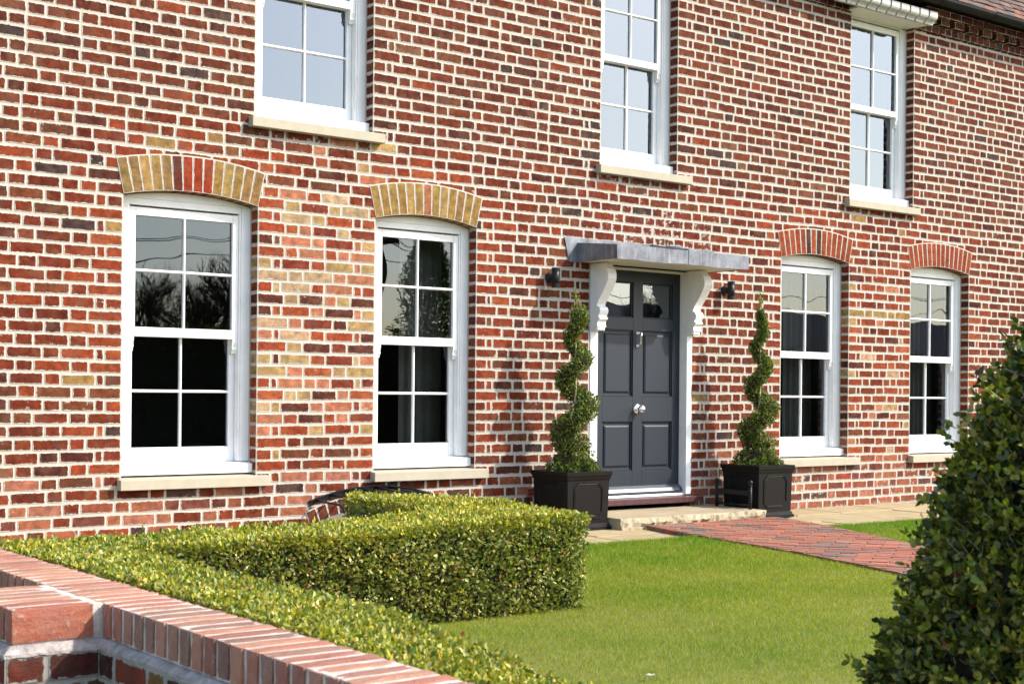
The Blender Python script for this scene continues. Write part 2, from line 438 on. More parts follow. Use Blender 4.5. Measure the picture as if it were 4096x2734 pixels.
# basement window opening with its low brick arch
BWX0, BWX1 = 5.06, 6.13
openings.append((BWX0, BWX1, -.6, .10, False))
cut_rects = [(a, b, z0, z1) for a, b, z0, z1, _ in openings]
fans = [fan(a, b) for a, b in LW]
_ba = (BWX1-BWX0)/2; _br = (_ba*_ba+.11*.11)/(2*.11); _bcx = (BWX0+BWX1)/2; _bz = .10+.11-_br; _bal = math.asin(_ba/_br)
BH = .115
bfan = [(BWX0, .10), (BWX1, .10)] + [(_bcx+(_br+BH)*math.sin(_bal-2*_bal*i/12), _bz+(_br+BH)*math.cos(_bal-2*_bal*i/12)) for i in range(13)]
fans.append(bfan)
nrow = int(math.ceil(FZ1/CRS))
jamb_cols = {}
for k in range(-2, nrow):
    z0 = k*CRS; z1 = z0+CRS; zc = (z0+z1)/2; odd = k % 2
    brk = sorted([(a, b) for a, b, za, zb in cut_rects if za < zc < zb])
    runs = []; x = FX0
    for a, b in brk: runs.append((x, a)); x = b
    runs.append((x, FX1))
    for xa, xb in runs:
        c0 = xa
        if xa == FX0 and xb == FX1: c0 = xa - (.17 if odd else 0)
        elif xa == FX0: c0 = xb - math.ceil((xb-xa)/.349+1)*.349 - .231
        ws = bond(c0, xb, odd, False)
        xx = c0
        for i, q in enumerate(ws):
            xl, xr = xx, xx+q; xx = xr
            if xr < FX0+.01: continue
            xcn = (xl+xr)/2; col = pick(palette(xcn, zc))
            hw = max(.008, q/2-R(.0085, .0125)); hh = CRS/2-R(.0105, .0140)
            tilt = R(-.012, .012); dz = wob(xcn, zc)+R(-.0018, .0018)
            if i == 0 and xa != FX0: jamb_cols[(round(xa, 3), k)] = col
            if i == len(ws)-1 and xb != FX1: jamb_cols[(round(xb, 3), k)] = col
            polys = [[(max(xl, FX0), z0), (xr, z0), (xr, z1), (max(xl, FX0), z1)]]
            for a, b, za, zb in cut_rects:
                if xr > a and xl < b and z1 > za and z0 < zb:
                    polys = [r_ for p in polys for r_ in subtract(p, [(a, za), (b, za), (b, zb), (a, zb)])]
            for fp in fans:
                if xr > min(p[0] for p in fp) and xl < max(p[0] for p in fp) and z1 > fp[0][1] and z0 < max(p[1] for p in fp):
                    polys = [r_ for p in polys for r_ in subtract(p, fp)]
            ul = q/2
            for p in polys:
                if area(p) < 2e-6: continue
                C.add([(px, 0., pz) for px, pz in p], [(px-xcn, pz-zc-dz+tilt*(px-xcn)) for px, pz in p], (hw, hh), col, smear_at(xcn, zc))
    # reveals
    for a, b, za, zb in cut_rects:
        if zb <= .2: continue
        for xj, sg in ((a, 1), (b, -1)):
            zl, zh = max(z0, za), min(z1, zb)
            if zh-zl < .004: continue
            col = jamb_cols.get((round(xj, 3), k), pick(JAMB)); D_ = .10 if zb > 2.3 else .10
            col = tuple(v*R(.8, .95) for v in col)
            uc = .052 if not odd else .05
            pts = [(xj, 0, zl), (xj, D_, zl), (xj, D_, zh), (xj, 0, zh)]
            uvs = [(-.055, zl-zc), (D_-.055, zl-zc), (D_-.055, zh-zc), (-.055, zh-zc)]
            if sg < 0: pts = pts[::-1]; uvs = uvs[::-1]
            C.add(pts, uvs, (.062, CRS/2-.012), col)
C.build("wall", M_BRICK, house)

def arch(x0, x1, n, cols, name="brick_arch", parent=house, geo=None, spr=SPR, h=AH, y=-.003):
    A = Cells(); cx, cz, r, al = geo or arc_geo(x0, x1)
    for i in range(n):
        t0 = -al+2*al*i/n; t1 = -al+2*al*(i+1)/n; tm = (t0+t1)/2
        e = Vector((math.sin(tm), math.cos(tm))); f = Vector((e[1], -e[0])); c = Vector((cx, cz))+e*(r+h/2)
        q = [(cx+rr*math.sin(t), cz+rr*math.cos(t)) for rr, t in ((r, t0), (r, t1), (r+h+.008, t1), (r+h+.008, t0))]
        uv = [((Vector(p)-c).dot(f), (Vector(p)-c).dot(e)) for p in q]
        hw = r*2*al/n/2-.0045
        col = cols(i)
        A.add([(p[0], y, p[1]) for p in q], uv, (hw, h/2-.003), col)
        # underside
        qa, qb = q[0], q[1]
        A.add([(qa[0], y, qa[1]), (qa[0], .10, qa[1]), (qb[0], .10, qb[1]), (qb[0], y, qb[1])], [(-r*al/n, -.05), (-r*al/n, .05), (r*al/n, .05), (r*al/n, -.05)], (hw, .055), tuple(v*.9 for v in col))
    for t in (-al, al):   # edges closing the 3 mm step
        pass
    return A.build(name, M_ARCH, parent)
tag(arch(*LW[0], 14, lambda i: pick(YEL) if i < 5 or i > 8 else pick([(3, (128, 62, 56)), (1.5, (190, 80, 58))])), "arch of yellow bricks with four dark red ones in the middle")
tag(arch(*LW[1], 13, lambda i: pick(YEL)), "arch of yellow bricks")
tag(arch(*LW[2], 14, lambda i: pick(ARED) if i not in (5, 7) else pick([(1, (96, 66, 62))])), "arch of orange bricks with two dark ones")
tag(arch(*LW[3], 14, lambda i: pick(ARED)), "arch of orange bricks")
arch(BWX0, BWX1, 13, lambda i: pick(RED), geo=(_bcx, _bz, _br, _bal), h=BH-.008)

# inner shell of the house: side and back walls, floor, ceilings (plain dark rooms)
bm = nb()
for (a, b, z0, z1) in [(FX0, FX1, 0, FZ1)]:
    box(bm, FX0+.02, FX1-.02, 7.0, 7.25, 0, FZ1)           # back wall
obj("back_wall", bm, simple("rear_brick", alb(140, 76, 60), .95, .2, nscale=8, var=.2), house)
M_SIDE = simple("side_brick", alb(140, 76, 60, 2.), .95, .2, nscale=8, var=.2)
for xa_, xb_ in ((FX0, FX0+.25), (FX1-.25, FX1)):
    bm = nb(); box(bm, xa_, xb_, .012, 6.99, 0, FZ1-.02); obj("side_wall", bm, M_SIDE, house)
bm = nb(); box(bm, FX0+.3, FX1-.3, .42, 6.9, .12, .20); box(bm, FX0+.3, FX1-.3, .42, 6.9, 2.62, 2.86); box(bm, FX0+.3, FX1-.3, .42, 6.9, 4.9, 5.0)
for xp in (1.5, 7.2, 9.6, 11.46, 14.6): box(bm, xp, xp+.12, .42, 6.9, .201, 4.89)
box(bm, FX0+.3, FX1-.3, 4.2, 4.3, .202, 4.88)
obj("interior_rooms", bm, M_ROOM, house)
# inner leaf of the front wall, seen as dark inside lining (with window holes)
bm = nb()
xs_cuts = sorted([(a-.0, b+.0, .30, SPR+.08, 0) for a, b in LW]+[(DOOR[0], DOOR[1], -.1, 2.17, 0)])
def slab(cuts, zlo, zhi):
    x = FX0+.3
    for a, b, z0, z1, _ in cuts:
        box(bm, x, a-.012, .25, .41, zlo, zhi); box(bm, a-.012, b+.012, .25, .41, z1, zhi)
        if z0 > zlo+.02: box(bm, a-.012, b+.012, .25, .41, zlo, z0)
        x = b+.012
    box(bm, x, FX1-.3, .25, .41, zlo, zhi)
slab(xs_cuts, .05, 2.7)
slab(sorted([(a, b, 2.97, 4.86, 0) for a, b in UW]), 2.701, 5.0)
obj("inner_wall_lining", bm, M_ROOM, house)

# ------------------------------------------------------------------ windows
def window(x0, x1, upper=False, curtain=False, label=None, sill_x=None, glass=None):
    cx = (x0+x1)/2
    if upper: zs, zt, meet_b, meet_t, ub, ut, lb, lg, lr = 3.0, 4.80, 3.90, 3.955, 4.335, 4.722, 3.545, 3.17, 3.078
    else:     zs, zt, meet_b, meet_t, ub, ut, lb, lg, lr = .50, 2.30, 1.43, 1.493, 1.875, 2.243, 1.063, .680, .576
    Wn = empty("window", (cx-8.5, .1-3.5, zs), house)
    if label: Wn["label"] = label
    gl = glass or (M_GLASSU if upper else M_GLASS)
    cw = .088                                   # casing width
    sx0, sx1 = x0+cw, x1-cw                     # sash outside
    top = (4.778 if upper else 2.298)
    # frame
    bm = nb()
    for s in (0, 1):
        a, b = (x0+.006, x0+cw-.014) if s == 0 else (x1-cw+.014, x1-.006)
        zc = (4.80 if upper else SPR-.004)
        box(bm, a, b, .10, .245, zs+.077, zc, .002)
        a2, b2 = (x0+cw-.0135, x0+cw) if s == 0 else (x1-cw, x1-cw+.0135)
        box(bm, a2, b2, .108, .244, zs+.0775, top+.012, .0015)
    if upper:
        box(bm, x0+cw-.013, x1-cw+.013, .103, .24, top+.0125, 4.86, .001)
    else:
        cxx, cz, r, al = arc_geo(x0, x1)
        r2 = r-.004; pts = []
        for i in range(13):
            xx = x0+.007+(x1-x0-.014)*i/12; pts.append((xx, cz+math.sqrt(r2*r2-(xx-cxx)**2)))
        # head board with the arched top, then the straight rail below it
        prism(bm, [(x1-.007, SPR-.0035), (x0+.007, SPR-.0035)][::-1]+[(p[0], max(p[1], SPR-.002)) for p in pts][::-1], .101, .24, 'Y')
        box(bm, x0+cw-.013, x1-cw+.013, .106, .24, top+.0125, SPR-.0045, .0015)
    # timber sill
    prism(bm, [(.045, zs), (.245, zs), (.245, zs+.0765), (.098, zs+.072), (.045, zs+.062)], x0+.004, x1-.004, 'X')
    f = obj("frame", bm, M_WHITE, Wn)
    for xa_ in (x1-.0055, x0+.0005):
        bm = nb(); box(bm, xa_, xa_+.005, .092, .112, zs+.07, SPR-.01 if not upper else 4.79); obj("sealant_bead", bm, M_SEAL, Wn)
    def sash(name, y, zb, zt_, bot, topr, hb, horns):
        bm = nb(); st = .046; th = .042
        box(bm, sx0+.001, sx0+st, y, y+th, zb, zt_, .0025); box(bm, sx1-st, sx1-.001, y, y+th, zb, zt_, .0025)
        box(bm, sx0+st+.0003, sx1-st-.0003, y+.0005, y+th, zb, zb+bot, .0025); box(bm, sx0+st+.0003, sx1-st-.0003, y+.0005, y+th, zt_-topr, zt_, .0025)
        g0, g1 = zb+bot, zt_-topr; b_ = .010
        # glazing bars with a slim moulded nose
        prism(bm, [(cx-b_*.45, y+.004), (cx+b_*.45, y+.004), (cx+b_, y+.016), (cx+b_, y+th), (cx-b_, y+th), (cx-b_, y+.016)], g0+.0003, g1-.0003, 'Z')
        for xa, xb in ((sx0+st+.0003, cx-b_-.0003), (cx+b_+.0003, sx1-st-.0003)):
            prism(bm, [(y+.005, hb-b_*.45), (y+.005, hb+b_*.45), (y+.017, hb+b_), (y+th-.001, hb+b_), (y+th-.001, hb-b_), (y+.017, hb-b_)], xa, xb, 'X')
        # inner bevel moulding round each light
        if horns:
            for a, b in ((sx0+.001, sx0+.040), (sx1-.040, sx1-.001)):
                prism(bm, [(y, zb-.0003), (y+th, zb-.0003), (y+th, zb-.10), (y+.022, zb-.10), (y+.018, zb-.085), (y+.006, zb-.07), (y+.010, zb-.05), (y+.004, zb-.03), (y, zb-.018)], a, b, 'X')
        s = obj(name, bm, M_WHITE, Wn)
        bm = nb(); vs = [bm.verts.new(p) for p in ((sx0+st-.01, y+.024, g0-.01), (sx1-st+.01, y+.024, g0-.01), (sx1-st+.01, y+.024, g1+.01), (sx0+st-.01, y+.024, g1+.01))]
        bm.faces.new(vs); obj("glass_pane", bm, gl, Wn)
    sash("upper_sash", .116, meet_b, top, meet_t-meet_b, top-ut, ub, True)
    sash("lower_sash", .162, lr, meet_t-.004, lg-lr, .05, lb, False)
    # sash fastener
    bm = nb(); fx = cx-.03
    box(bm, fx-.035, fx+.03, .165, .195, meet_t-.003, meet_t+.006, .001)
    tube(bm, [(fx+.012, .18, meet_t+.005), (fx+.012, .178, meet_t+.03)], [.005, .004], 8); lathe(bm, [(.001, -.009), (.007, -.005), (.009, 0), (.007, .005), (.001, .009)], (fx+.012, .178, meet_t+.037), (0, 0, 1), 10)
    obj("sash_fastener", bm, M_CHROME, Wn)
    # stone sill
    s0, s1 = sill_x
    bm = nb()
    vs = box(bm, s0, s1, -.065, .20, zs-.092, zs-.002)
    for i in (4, 5): vs[i].co.z = zs-.024
    es = [e for e in bm.edges]
    bmesh.ops.bevel(bm, geom=es, offset=.003, segments=1, affect='EDGES')
    obj("stone_sill", bm, M_STONE, Wn)
    if curtain:
        bm = nb(); cl = []
        n = 40; xa, xb = x1-.40, x1-.02
        for i in range(n+1):
            t = i/n; xx = xa+(xb-xa)*t; yy = .47+.022*math.sin(t*24)+.012*math.sin(t*53+1)
            cl.append((bm.verts.new((xx, yy, zs+.03)), bm.verts.new((xx, yy, zs+1.86))))
        for i in range(n): bm.faces.new((cl[i][0], cl[i+1][0], cl[i+1][1], cl[i][1])).smooth = True
        obj("curtain", bm, M_CURTAIN, Wn)
        for v in (): pass
    return Wn
window(*LW[0], label="leftmost ground floor window under the yellow and red arch", sill_x=(3.615, 4.712))
window(*LW[1], curtain=True, label="ground floor window under the all yellow arch", sill_x=(5.562, 6.607))
window(*LW[2], curtain=True, label="ground floor window right of the door", sill_x=(10.0, 11.105))
window(*LW[3], curtain=True, label="ground floor window behind the box cone", sill_x=(11.925, 13.03))
window(*UW[0], upper=True, label="upper window above the left pair", sill_x=(4.545, 5.632))
window(*UW[1], upper=True, label="upper window over the door", sill_x=(7.733, 8.80))
window(*UW[2], upper=True, label="upper window under the white eaves box", sill_x=(10.905, 12.015))

# ------------------------------------------------------------------ front door
dr = empty("front_door", (8.31-8.5, .1-3.5, .2), house)
bm = nb()
X0, X1 = 7.775, 8.800; Yf = .085
box(bm, X0+.002, X1-.002, Yf+.022, Yf+.05, .215, 1.70, .001)                      # panel ground
zz = [.225, .418, .838, 1.052, 1.622, 1.728, 2.033, 2.128]
cols_ = [(X0, 7.903), (8.247, 8.357), (8.713, X1)]
for a, b in cols_: box(bm, a, b, Yf, Yf+.048, .225, 2.128, .0015)
for a, b in ((7.9033, 8.2467), (8.3573, 8.7127)):
    for z0, z1 in ((.225, .418), (.838, 1.052), (1.622, 1.728), (2.033, 2.128)): box(bm, a, b, Yf+.0004, Yf+.047, z0, z1, .0015)
    for z0, z1 in ((.418, .838), (1.052, 1.622)):
        # planted moulding and raised field
        g = .012
        for (p, q, r_, s_) in ((a, b, z0, z0+g), (a, b, z1-g, z1), (a, a+g, z0+g, z1-g), (b-g, b, z0+g, z1-g)):
            box(bm, p+.0005, q-.0005, Yf+.010, Yf+.03, r_+.0005, s_-.0005, .003)
        i0, i1, k0, k1 = a+.032, b-.032, z0+.034, z1-.034; e_ = .012
        outer = [(i0, k0), (i1, k0), (i1, k1), (i0, k1)]; inner = [(i0+e_, k0+e_), (i1-e_, k0+e_), (i1-e_, k1-e_), (i0+e_, k1-e_)]
        A = [bm.verts.new((p[0], Yf+.0215, p[1])) for p in outer]; A2 = [bm.verts.new((p[0], Yf+.015, p[1])) for p in outer]
        B = [bm.verts.new((p[0], Yf+.007, p[1])) for p in inner]
        for i in range(4):
            bm.faces.new((A[i], A[(i+1) % 4], A2[(i+1) % 4], A2[i])); bm.faces.new((A2[i], A2[(i+1) % 4], B[(i+1) % 4], B[i]))
        bm.faces.new(B)
    # glazing beads
    for (p, q, r_, s_) in ((a, b, 1.728, 1.740), (a, b, 2.021, 2.033), (a, a+.012, 1.740, 2.021), (b-.012, b, 1.740, 2.021)):
        box(bm, p+.0005, q-.0005, Yf+.012, Yf+.035, r_+.0005, s_-.0005, .003)
obj("door_leaf", bm, M_DOOR, dr)
bm = nb()
for a, b in ((7.905, 8.245), (8.359, 8.711)):
    bm.faces.new([bm.verts.new(p) for p in ((a, Yf+.026, 1.73), (b, Yf+.026, 1.73), (b, Yf+.026, 2.03), (a, Yf+.026, 2.03))])
obj("glass_pane", bm, M_GLASSU, dr)
bm = nb(); prism(bm, [(Yf-.0005, .285), (Yf-.035, .262), (Yf-.05, .235), (Yf-.05, .222), (Yf-.0005, .222)], X0-.01, X1+.012, 'X')
obj("weather_bar", bm, simple("door_weather_bar_paint", (.06, .07, .085), .3, .5), dr)
bm = nb()
box(bm, 7.688, 7.772, -.004, .14, .2005, 2.150, .003); box(bm, 8.803, 8.862, -.004, .14, .2005, 2.150, .003)
box(bm, 7.7725, 8.8025, .045, .14, 2.131, 2.151, .002)
obj("frame", bm, M_WHITE, dr)
bm = nb(); box(bm, 7.70, 8.86, .02, .16, .19, .212, .003); obj("threshold", bm, M_WHITE, dr)
bm = nb(); box(bm, 7.60, 8.93, -.10, .15, .138, .188, .005); obj("timber_sill", bm, M_SILLB, dr)
bm = nb()   # knob
lathe(bm, [(.044, 0), (.044, .005), (.036, .012), (.018, .016), (.014, .024), (.014, .034), (.026, .040), (.035, .053), (.036, .064), (.029, .078), (.012, .086), (.001, .087)], (8.300, Yf, .945), (0, -1, 0), 28)
obj("door_knob", bm, M_CHROME, dr)
bm = nb()   # doctor style knocker
lathe(bm, [(.022, 0), (.022, .006), (.014, .012), (.012, .02), (.001, .022)], (8.300, Yf, 1.600), (0, -1, 0), 16)
lathe(bm, [(.020, 0), (.020, .006), (.012, .012), (.008, .018), (.001, .020)], (8.300, Yf, 1.490), (0, -1, 0), 16)
tube(bm, [(8.300, Yf-.018, 1.610), (8.300, Yf-.038, 1.612), (8.300, Yf-.047, 1.592), (8.300, Yf-.042, 1.565), (8.300, Yf-.038, 1.53), (8.300, Yf-.036, 1.505), (8.300, Yf-.024, 1.492)], [.007, .008, .0085, .009, .011, .010, .006], 10)
obj("knocker", bm, M_CHROME, dr)
bm = nb(); lathe(bm, [(.019, 0), (.019, .004), (.015, .008), (.001, .009)], (7.815, Yf, 1.13), (0, -1, 0), 18); box(bm, 7.812, 7.818, Yf-.012, Yf-.009, 1.118, 1.142); obj("lock_escutcheon", bm, M_CHROME, dr)

# ------------------------------------------------------------------ door canopy
cp = empty("door_canopy", (8.29-8.5, -.25-3.5, 2.15), house)
CX0, CX1, CYF = 7.535, 9.048, -.5
bm = nb(); box(bm, CX0+.012, CX1-.012, CYF+.012, .0-.001, 2.158, 2.20, .002)
tube(bm, [(8.42, -.24, 2.1575), (8.42, -.24, 2.154)], [.045, .042], 24)
obj("soffit", bm, M_CREAM, cp)
bm = nb()
# lead fascia wrapped round the edge, slightly uneven, and the sloping top
def lip(x): return .003*math.sin(x*9)+.002*math.sin(x*23)
n = 24
topz = 2.268
fr = [(CX0+(CX1-CX0)*i/n) for i in range(n+1)]
lo = [bm.verts.new((x, CYF-.001+lip(x)*.7, 2.150+lip(x+3))) for x in fr]; hi = [bm.verts.new((x, CYF, topz+lip(x)*.6)) for x in fr]
bk = [bm.verts.new((x, -.002, 2.318+lip(x)*.5)) for x in fr]; lo2 = [bm.verts.new((x, CYF+.011, 2.152+lip(x+3))) for x in fr]
for i in range(n):
    bm.faces.new((lo[i], lo[i+1], hi[i+1], hi[i])); bm.faces.new((hi[i], hi[i+1], bk[i+1], bk[i])); bm.faces.new((lo2[i], lo2[i+1], lo[i+1], lo[i]))
for i, x in ((0, CX0), (n, CX1)):
    a = bm.verts.new((x, -.002, 2.152)); 
    f = (lo[i], a, bk[i], hi[i]); bm.faces.new(f if i else f[::-1])
    xi = x+.011*(1 if i == 0 else -1); b1 = bm.verts.new((xi, CYF+.011, 2.1535)); b2 = bm.verts.new((xi, -.002, 2.1535))
    bm.faces.new((lo[i], a, b2, b1))
# welt seam and the lead roll
box(bm, 8.325, 8.334, CYF-.006, CYF+.002, 2.152, topz+.004, .001)
tube(bm, [(8.33, CYF-.002, topz+.006), (8.33, -.25, topz+.036), (8.33, -.04, 2.335)], [.008, .014, .02], 10)
obj("lead_cover", bm, M_LEAD, cp)
bm = nb()
prism(bm, [(7.395, 2.352), (7.41, 2.30), (7.445, 2.155), (7.534, 2.155), (7.534, 2.25), (9.052, 2.25), (9.13, 2.352)], -.009, -.002, 'Y')
prism(bm, [(8.50, 2.353), (8.64, 2.372), (8.70, 2.353)], -.06, -.003, 'Y')
obj("lead_flashing", bm, M_LEAD, cp)
prof = [(.004, 2.1515), (-.165, 2.1515), (-.17, 2.125), (-.198, 2.10), (-.214, 2.06), (-.214, 2.02), (-.20, 1.985), (-.17, 1.94), (-.135, 1.895), (-.10, 1.85), (-.078, 1.815), (-.075, 1.798),
        (-.088, 1.797), (-.108, 1.785), (-.118, 1.762), (-.112, 1.738), (-.098, 1.722), (-.098, 1.706), (-.112, 1.704), (-.108, 1.690), (-.086, 1.672), (-.082, 1.650), (-.088, 1.636), (-.088, 1.626), (-.075, 1.624), (-.068, 1.598), (.004, 1.598)]
for a, b in ((7.690, 7.782), (8.797, 8.886)):
    bm = nb(); prism(bm, [(y-.004, z) for y, z in prof], a, b, 'X')
    for j in range(4): box(bm, a+.006+j*(b-a-.012)/4, a+.006+(j+.7)*(b-a-.012)/4, -.086, -.0765, 1.601, 1.621, .001)
    obj("bracket", bm, M_WHITE, cp)
# plinth posts below the brackets
# ------------------------------------------------------------------ eaves, soffit box, gutter, roof
def eav(name, spans, y0, y1, z0, z1, hw, mat=M_BRICK, dentil=None):
    E_ = Cells()
    for xa, xb in spans:
        x = xa
        while x < xb-.03:
            wd = hw*R(.93, 1.07); x2 = min(x+wd, xb)
            col = pick(UPP); col = tuple(v*.8 for v in col); h2 = (x2-x)/2; zc = (z0+z1)/2; xc = (x+x2)/2
            yo = R(-.003, .003)
            Y0, Y1 = y0+yo, y1
            P8 = dict(half=(h2-.007, (z1-z0)/2-.005))
            g = 0 if dentil is None else dentil
            xl, xr = x+g, x2-g
            u = lambda p: p
            E_.add([(xl, Y0, z0), (xr, Y0, z0), (xr, Y0, z1), (xl, Y0, z1)], [(xl-xc, z0-zc), (xr-xc, z0-zc), (xr-xc, z1-zc), (xl-xc, z1-zc)], (h2-g-.004, (z1-z0)/2-.003), col)
            E_.add([(xl, Y1, z0), (xr, Y1, z0), (xr, Y0, z0), (xl, Y0, z0)], [(-h2, .05), (h2, .05), (h2, -.0), (-h2, -.0)], (h2-.006, .06), col)
            for X_, rev in ((xl, 1), (xr, 0)):
                q = [(X_, Y0, z0), (X_, Y1, z0), (X_, Y1, z1), (X_, Y0, z1)]; uq = [(0, z0-zc), (.05, z0-zc), (.05, z1-zc), (0, z1-zc)]
                if rev: q = q[::-1]; uq = uq[::-1]
                E_.add(q, uq, (.06, (z1-z0)/2-.006), col)
            x = x2
    return E_.build(name, mat, house)
sof = [(a-.07, b+.03) for a, b in UW]
spans = []; x = FX0
for a, b in sof: spans.append((x, a)); x = b
spans.append((x, FX1))
for sp_1 in spans: eav("corbel_course", [sp_1], -.03, 0.0, 4.800, 4.872, .112)
sp2 = []; x = FX0
for a, b in [(a-.40, b+.06) for a, b in UW]: sp2.append((x, a)); x = b
sp2.append((x, FX1))
for sp_1 in sp2: eav("dentil_course", [sp_1], -.085, 0.0, 4.874, 4.946, .235, dentil=.045)
for sp_1 in sp2: eav("corbel_course", [sp_1], -.11, 0.0, 4.948, 5.02, .20)
for a, b in sof:
    e = empty("eaves_box", ((a+b)/2-8.5, -.15-3.5, 4.8), house)
    bm = nb(); box(bm, a+.004, b-.004, -.135, .24, 4.808, 4.83, .001); obj("soffit_board", bm, M_CREAM, e)
    bm = nb(); x = a-.35
    while x < b-.02:
        prism(bm, [(-.13, 4.812), (-.13, 4.93), (-.225, 4.93), (-.225, 4.875), (-.215, 4.858), (-.195, 4.848), (-.178, 4.842), (-.168, 4.828), (-.166, 4.812)], x, x+.125, 'X')
        box(bm, x+.1252, x+.1498, -.165, -.13, 4.835, 4.93)
        x += .15
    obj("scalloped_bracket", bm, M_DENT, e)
gt = empty("gutter", (8.5-8.5, -.3-3.5, 5.0), house)
bm = nb(); r = .06
pts = []; 
for s_ in range(9):
    t = math.pi + math.pi*s_/8; pts.append((-.27+r*math.cos(t), 5.055+r*math.sin(t)))
for s_ in range(9):
    t = 2*math.pi - math.pi*s_/8; pts.append((-.27+(r-.005)*math.cos(t), 5.055+(r-.005)*math.sin(t)))
prism(bm, pts, FX0-.1, FX1+.1, 'X'); obj("channel", bm, M_GUTTER, gt)
for xb in [12.0+.9*i for i in range(-13, 8)]:
    bm = nb(); q = []
    for s_ in range(9):
        t = math.pi + math.pi*s_/8; q.append((-.27+(r+.004)*math.cos(t), 5.055+(r+.004)*math.sin(t)))
    for s_ in range(9):
        t = 2*math.pi - math.pi*s_/8; q.append((-.27+(r+.0005)*math.cos(t), 5.055+(r+.0005)*math.sin(t)))
    prism(bm, q, xb, xb+.03, 'X')
    tube(bm, [(xb+.015, -.212, 5.0), (xb+.015, -.16, 4.93), (xb+.015, -.13, 4.90)], .005, 6)
    obj("gutter_bracket", bm, M_GUTTER, gt)
# roof
PIT = math.radians(48)
rf = empty("roof", (0, 0, 5.05), house)
bm = nb()
ry, rz = -.235, 5.085
L_ = 5.6
ridge = (ry+L_*math.cos(PIT), rz+L_*math.sin(PIT))
prism(bm, [(ry+.05, rz-.03), (ridge[0], ridge[1]-.03), (2*ridge[0]-ry-.05, rz-.03)], FX0-.1, FX1+.1, 'X')
obj("roof_underlay", bm, simple("roof_battens", (.05, .045, .04), .95, .1), rf)
tv = []; tf = []; tc = []
gauge = .105; tw = .168
rows = int(L_/gauge)
rng = np.random.RandomState(3)
TP = [lin(150, 88, 66), lin(128, 84, 68), lin(166, 104, 78), lin(112, 92, 80), lin(140, 116, 98), lin(120, 68, 56), lin(92, 82, 78)]
for rr_ in range(rows):
    s0 = rr_*gauge
    off = (rr_ % 2)*tw/2
    for k in range(int((FX1-FX0+.3)/tw)):
        xl = FX0-.15+off+k*tw+rng.uniform(-.002, .002); xr = xl+tw-.004
        lift = .020+rng.uniform(-.003, .005); s1 = s0+.155; sb = s0+rng.uniform(-.005, .005)
        dy, dz = math.cos(PIT), math.sin(PIT); ny, nz = -math.sin(PIT), math.cos(PIT)
        b = len(tv); tl = rng.uniform(-.003, .003)
        for (xx, ss, hh) in ((xl, sb, lift+tl), (xr, sb, lift-tl), (xr, s1, .004), (xl, s1, .004), (xl, sb, lift+tl-.014), (xr, sb, lift-tl-.014)):
            tv.append((xx, ry+dy*ss+ny*hh, rz+dz*ss+nz*hh))
        tf += [(b, b+1, b+2, b+3), (b+4, b+5, b+1, b), (b, b+3, b+4), (b+1, b+5, b+2)]
        c = TP[rng.randint(len(TP))]; kk = rng.uniform(.30, .55)
        tc += [(c[0]*kk, c[1]*kk, c[2]*kk, 1)]*6
me = bpy.data.meshes.new("roof_tiles"); me.from_pydata(tv, [], tf)
a = me.attributes.new("bcol", 'FLOAT_COLOR', 'POINT'); a.data.foreach_set("color", np.array(tc, 'f').ravel())
m, N, L, P = newmat("clay_roof_tile"); pos = geopos(N); ca = attr(N, "bcol")
n1 = noise(N, L, 22, 5, .65, pos); n2 = noise(N, L, 4, 4, .6, pos)
c = mixc(N, L, maprange(N, L, n1.outputs[0], .5, .7, 0, .55), ca.outputs["Color"], (.22, .20, .15)); c = mixc(N, L, maprange(N, L, n2.outputs[0], .5, .72, 0, .5), c, (.10, .09, .07))
L.new(c, P.inputs["Base Color"]); P.inputs["Roughness"].default_value = .9; L.new(bump(N, L, n1.outputs[0], .5, .006), P.inputs["Normal"])
me.materials.append(m); ro = bpy.data.objects.new("roof_tiles", me); COL.objects.link(ro); rel(ro, rf)
bm = nb()   # rear roof slope, mirrored plane, and ridge
prism(bm, [(ridge[0]+.005, ridge[1]-.02), (2*ridge[0]-ry, rz-.02), (2*ridge[0]-ry, rz+.0), (ridge[0]+.005, ridge[1]+.0)], FX0-.1, FX1+.1, 'X')
obj("rear_slope", bm, m, rf)
bm = nb(); tube(bm, [(FX0-.1, ridge[0], ridge[1]), (FX1+.1, ridge[0], ridge[1])], .09, 12); obj("ridge_tiles", bm, m, rf)
# gable end walls above the eaves are closed by the roof prism

# basement window and air brick
bw = empty("basement_window", (5.6-8.5, .08-3.5, 0), house)
bm = nb(); pts = [(BWX0+.006, -.45), (BWX1-.006, -.45)]
for i in range(13):
    t = _bal-2*_bal*i/12; pts.append((_bcx+(_br-.004)*math.sin(t)*.988, _bz+(_br-.004)*math.cos(t)))
prism(bm, pts, .07, .10, 'Y'); obj("white_board", bm, M_WHITE, bw)
bm = nb(); box(bm, 5.18, 6.0, .055, .069, -.4, .02, .002); obj("frame", bm, M_WHITE, bw)
bm = nb(); box(bm, 7.035, 7.11, -.006, .02, .243, .318, .002)
ab = obj("air_brick", bm, M_TERRA, house)
bm = nb()
for i in range(3):
    for j in range(2): box(bm, 7.047+i*.020, 7.057+i*.020, -.0075, -.003, .256+j*.028, .276+j*.028)
obj("vent_slots", bm, simple("vent_dark", (.01, .008, .006), .95, .1), ab)

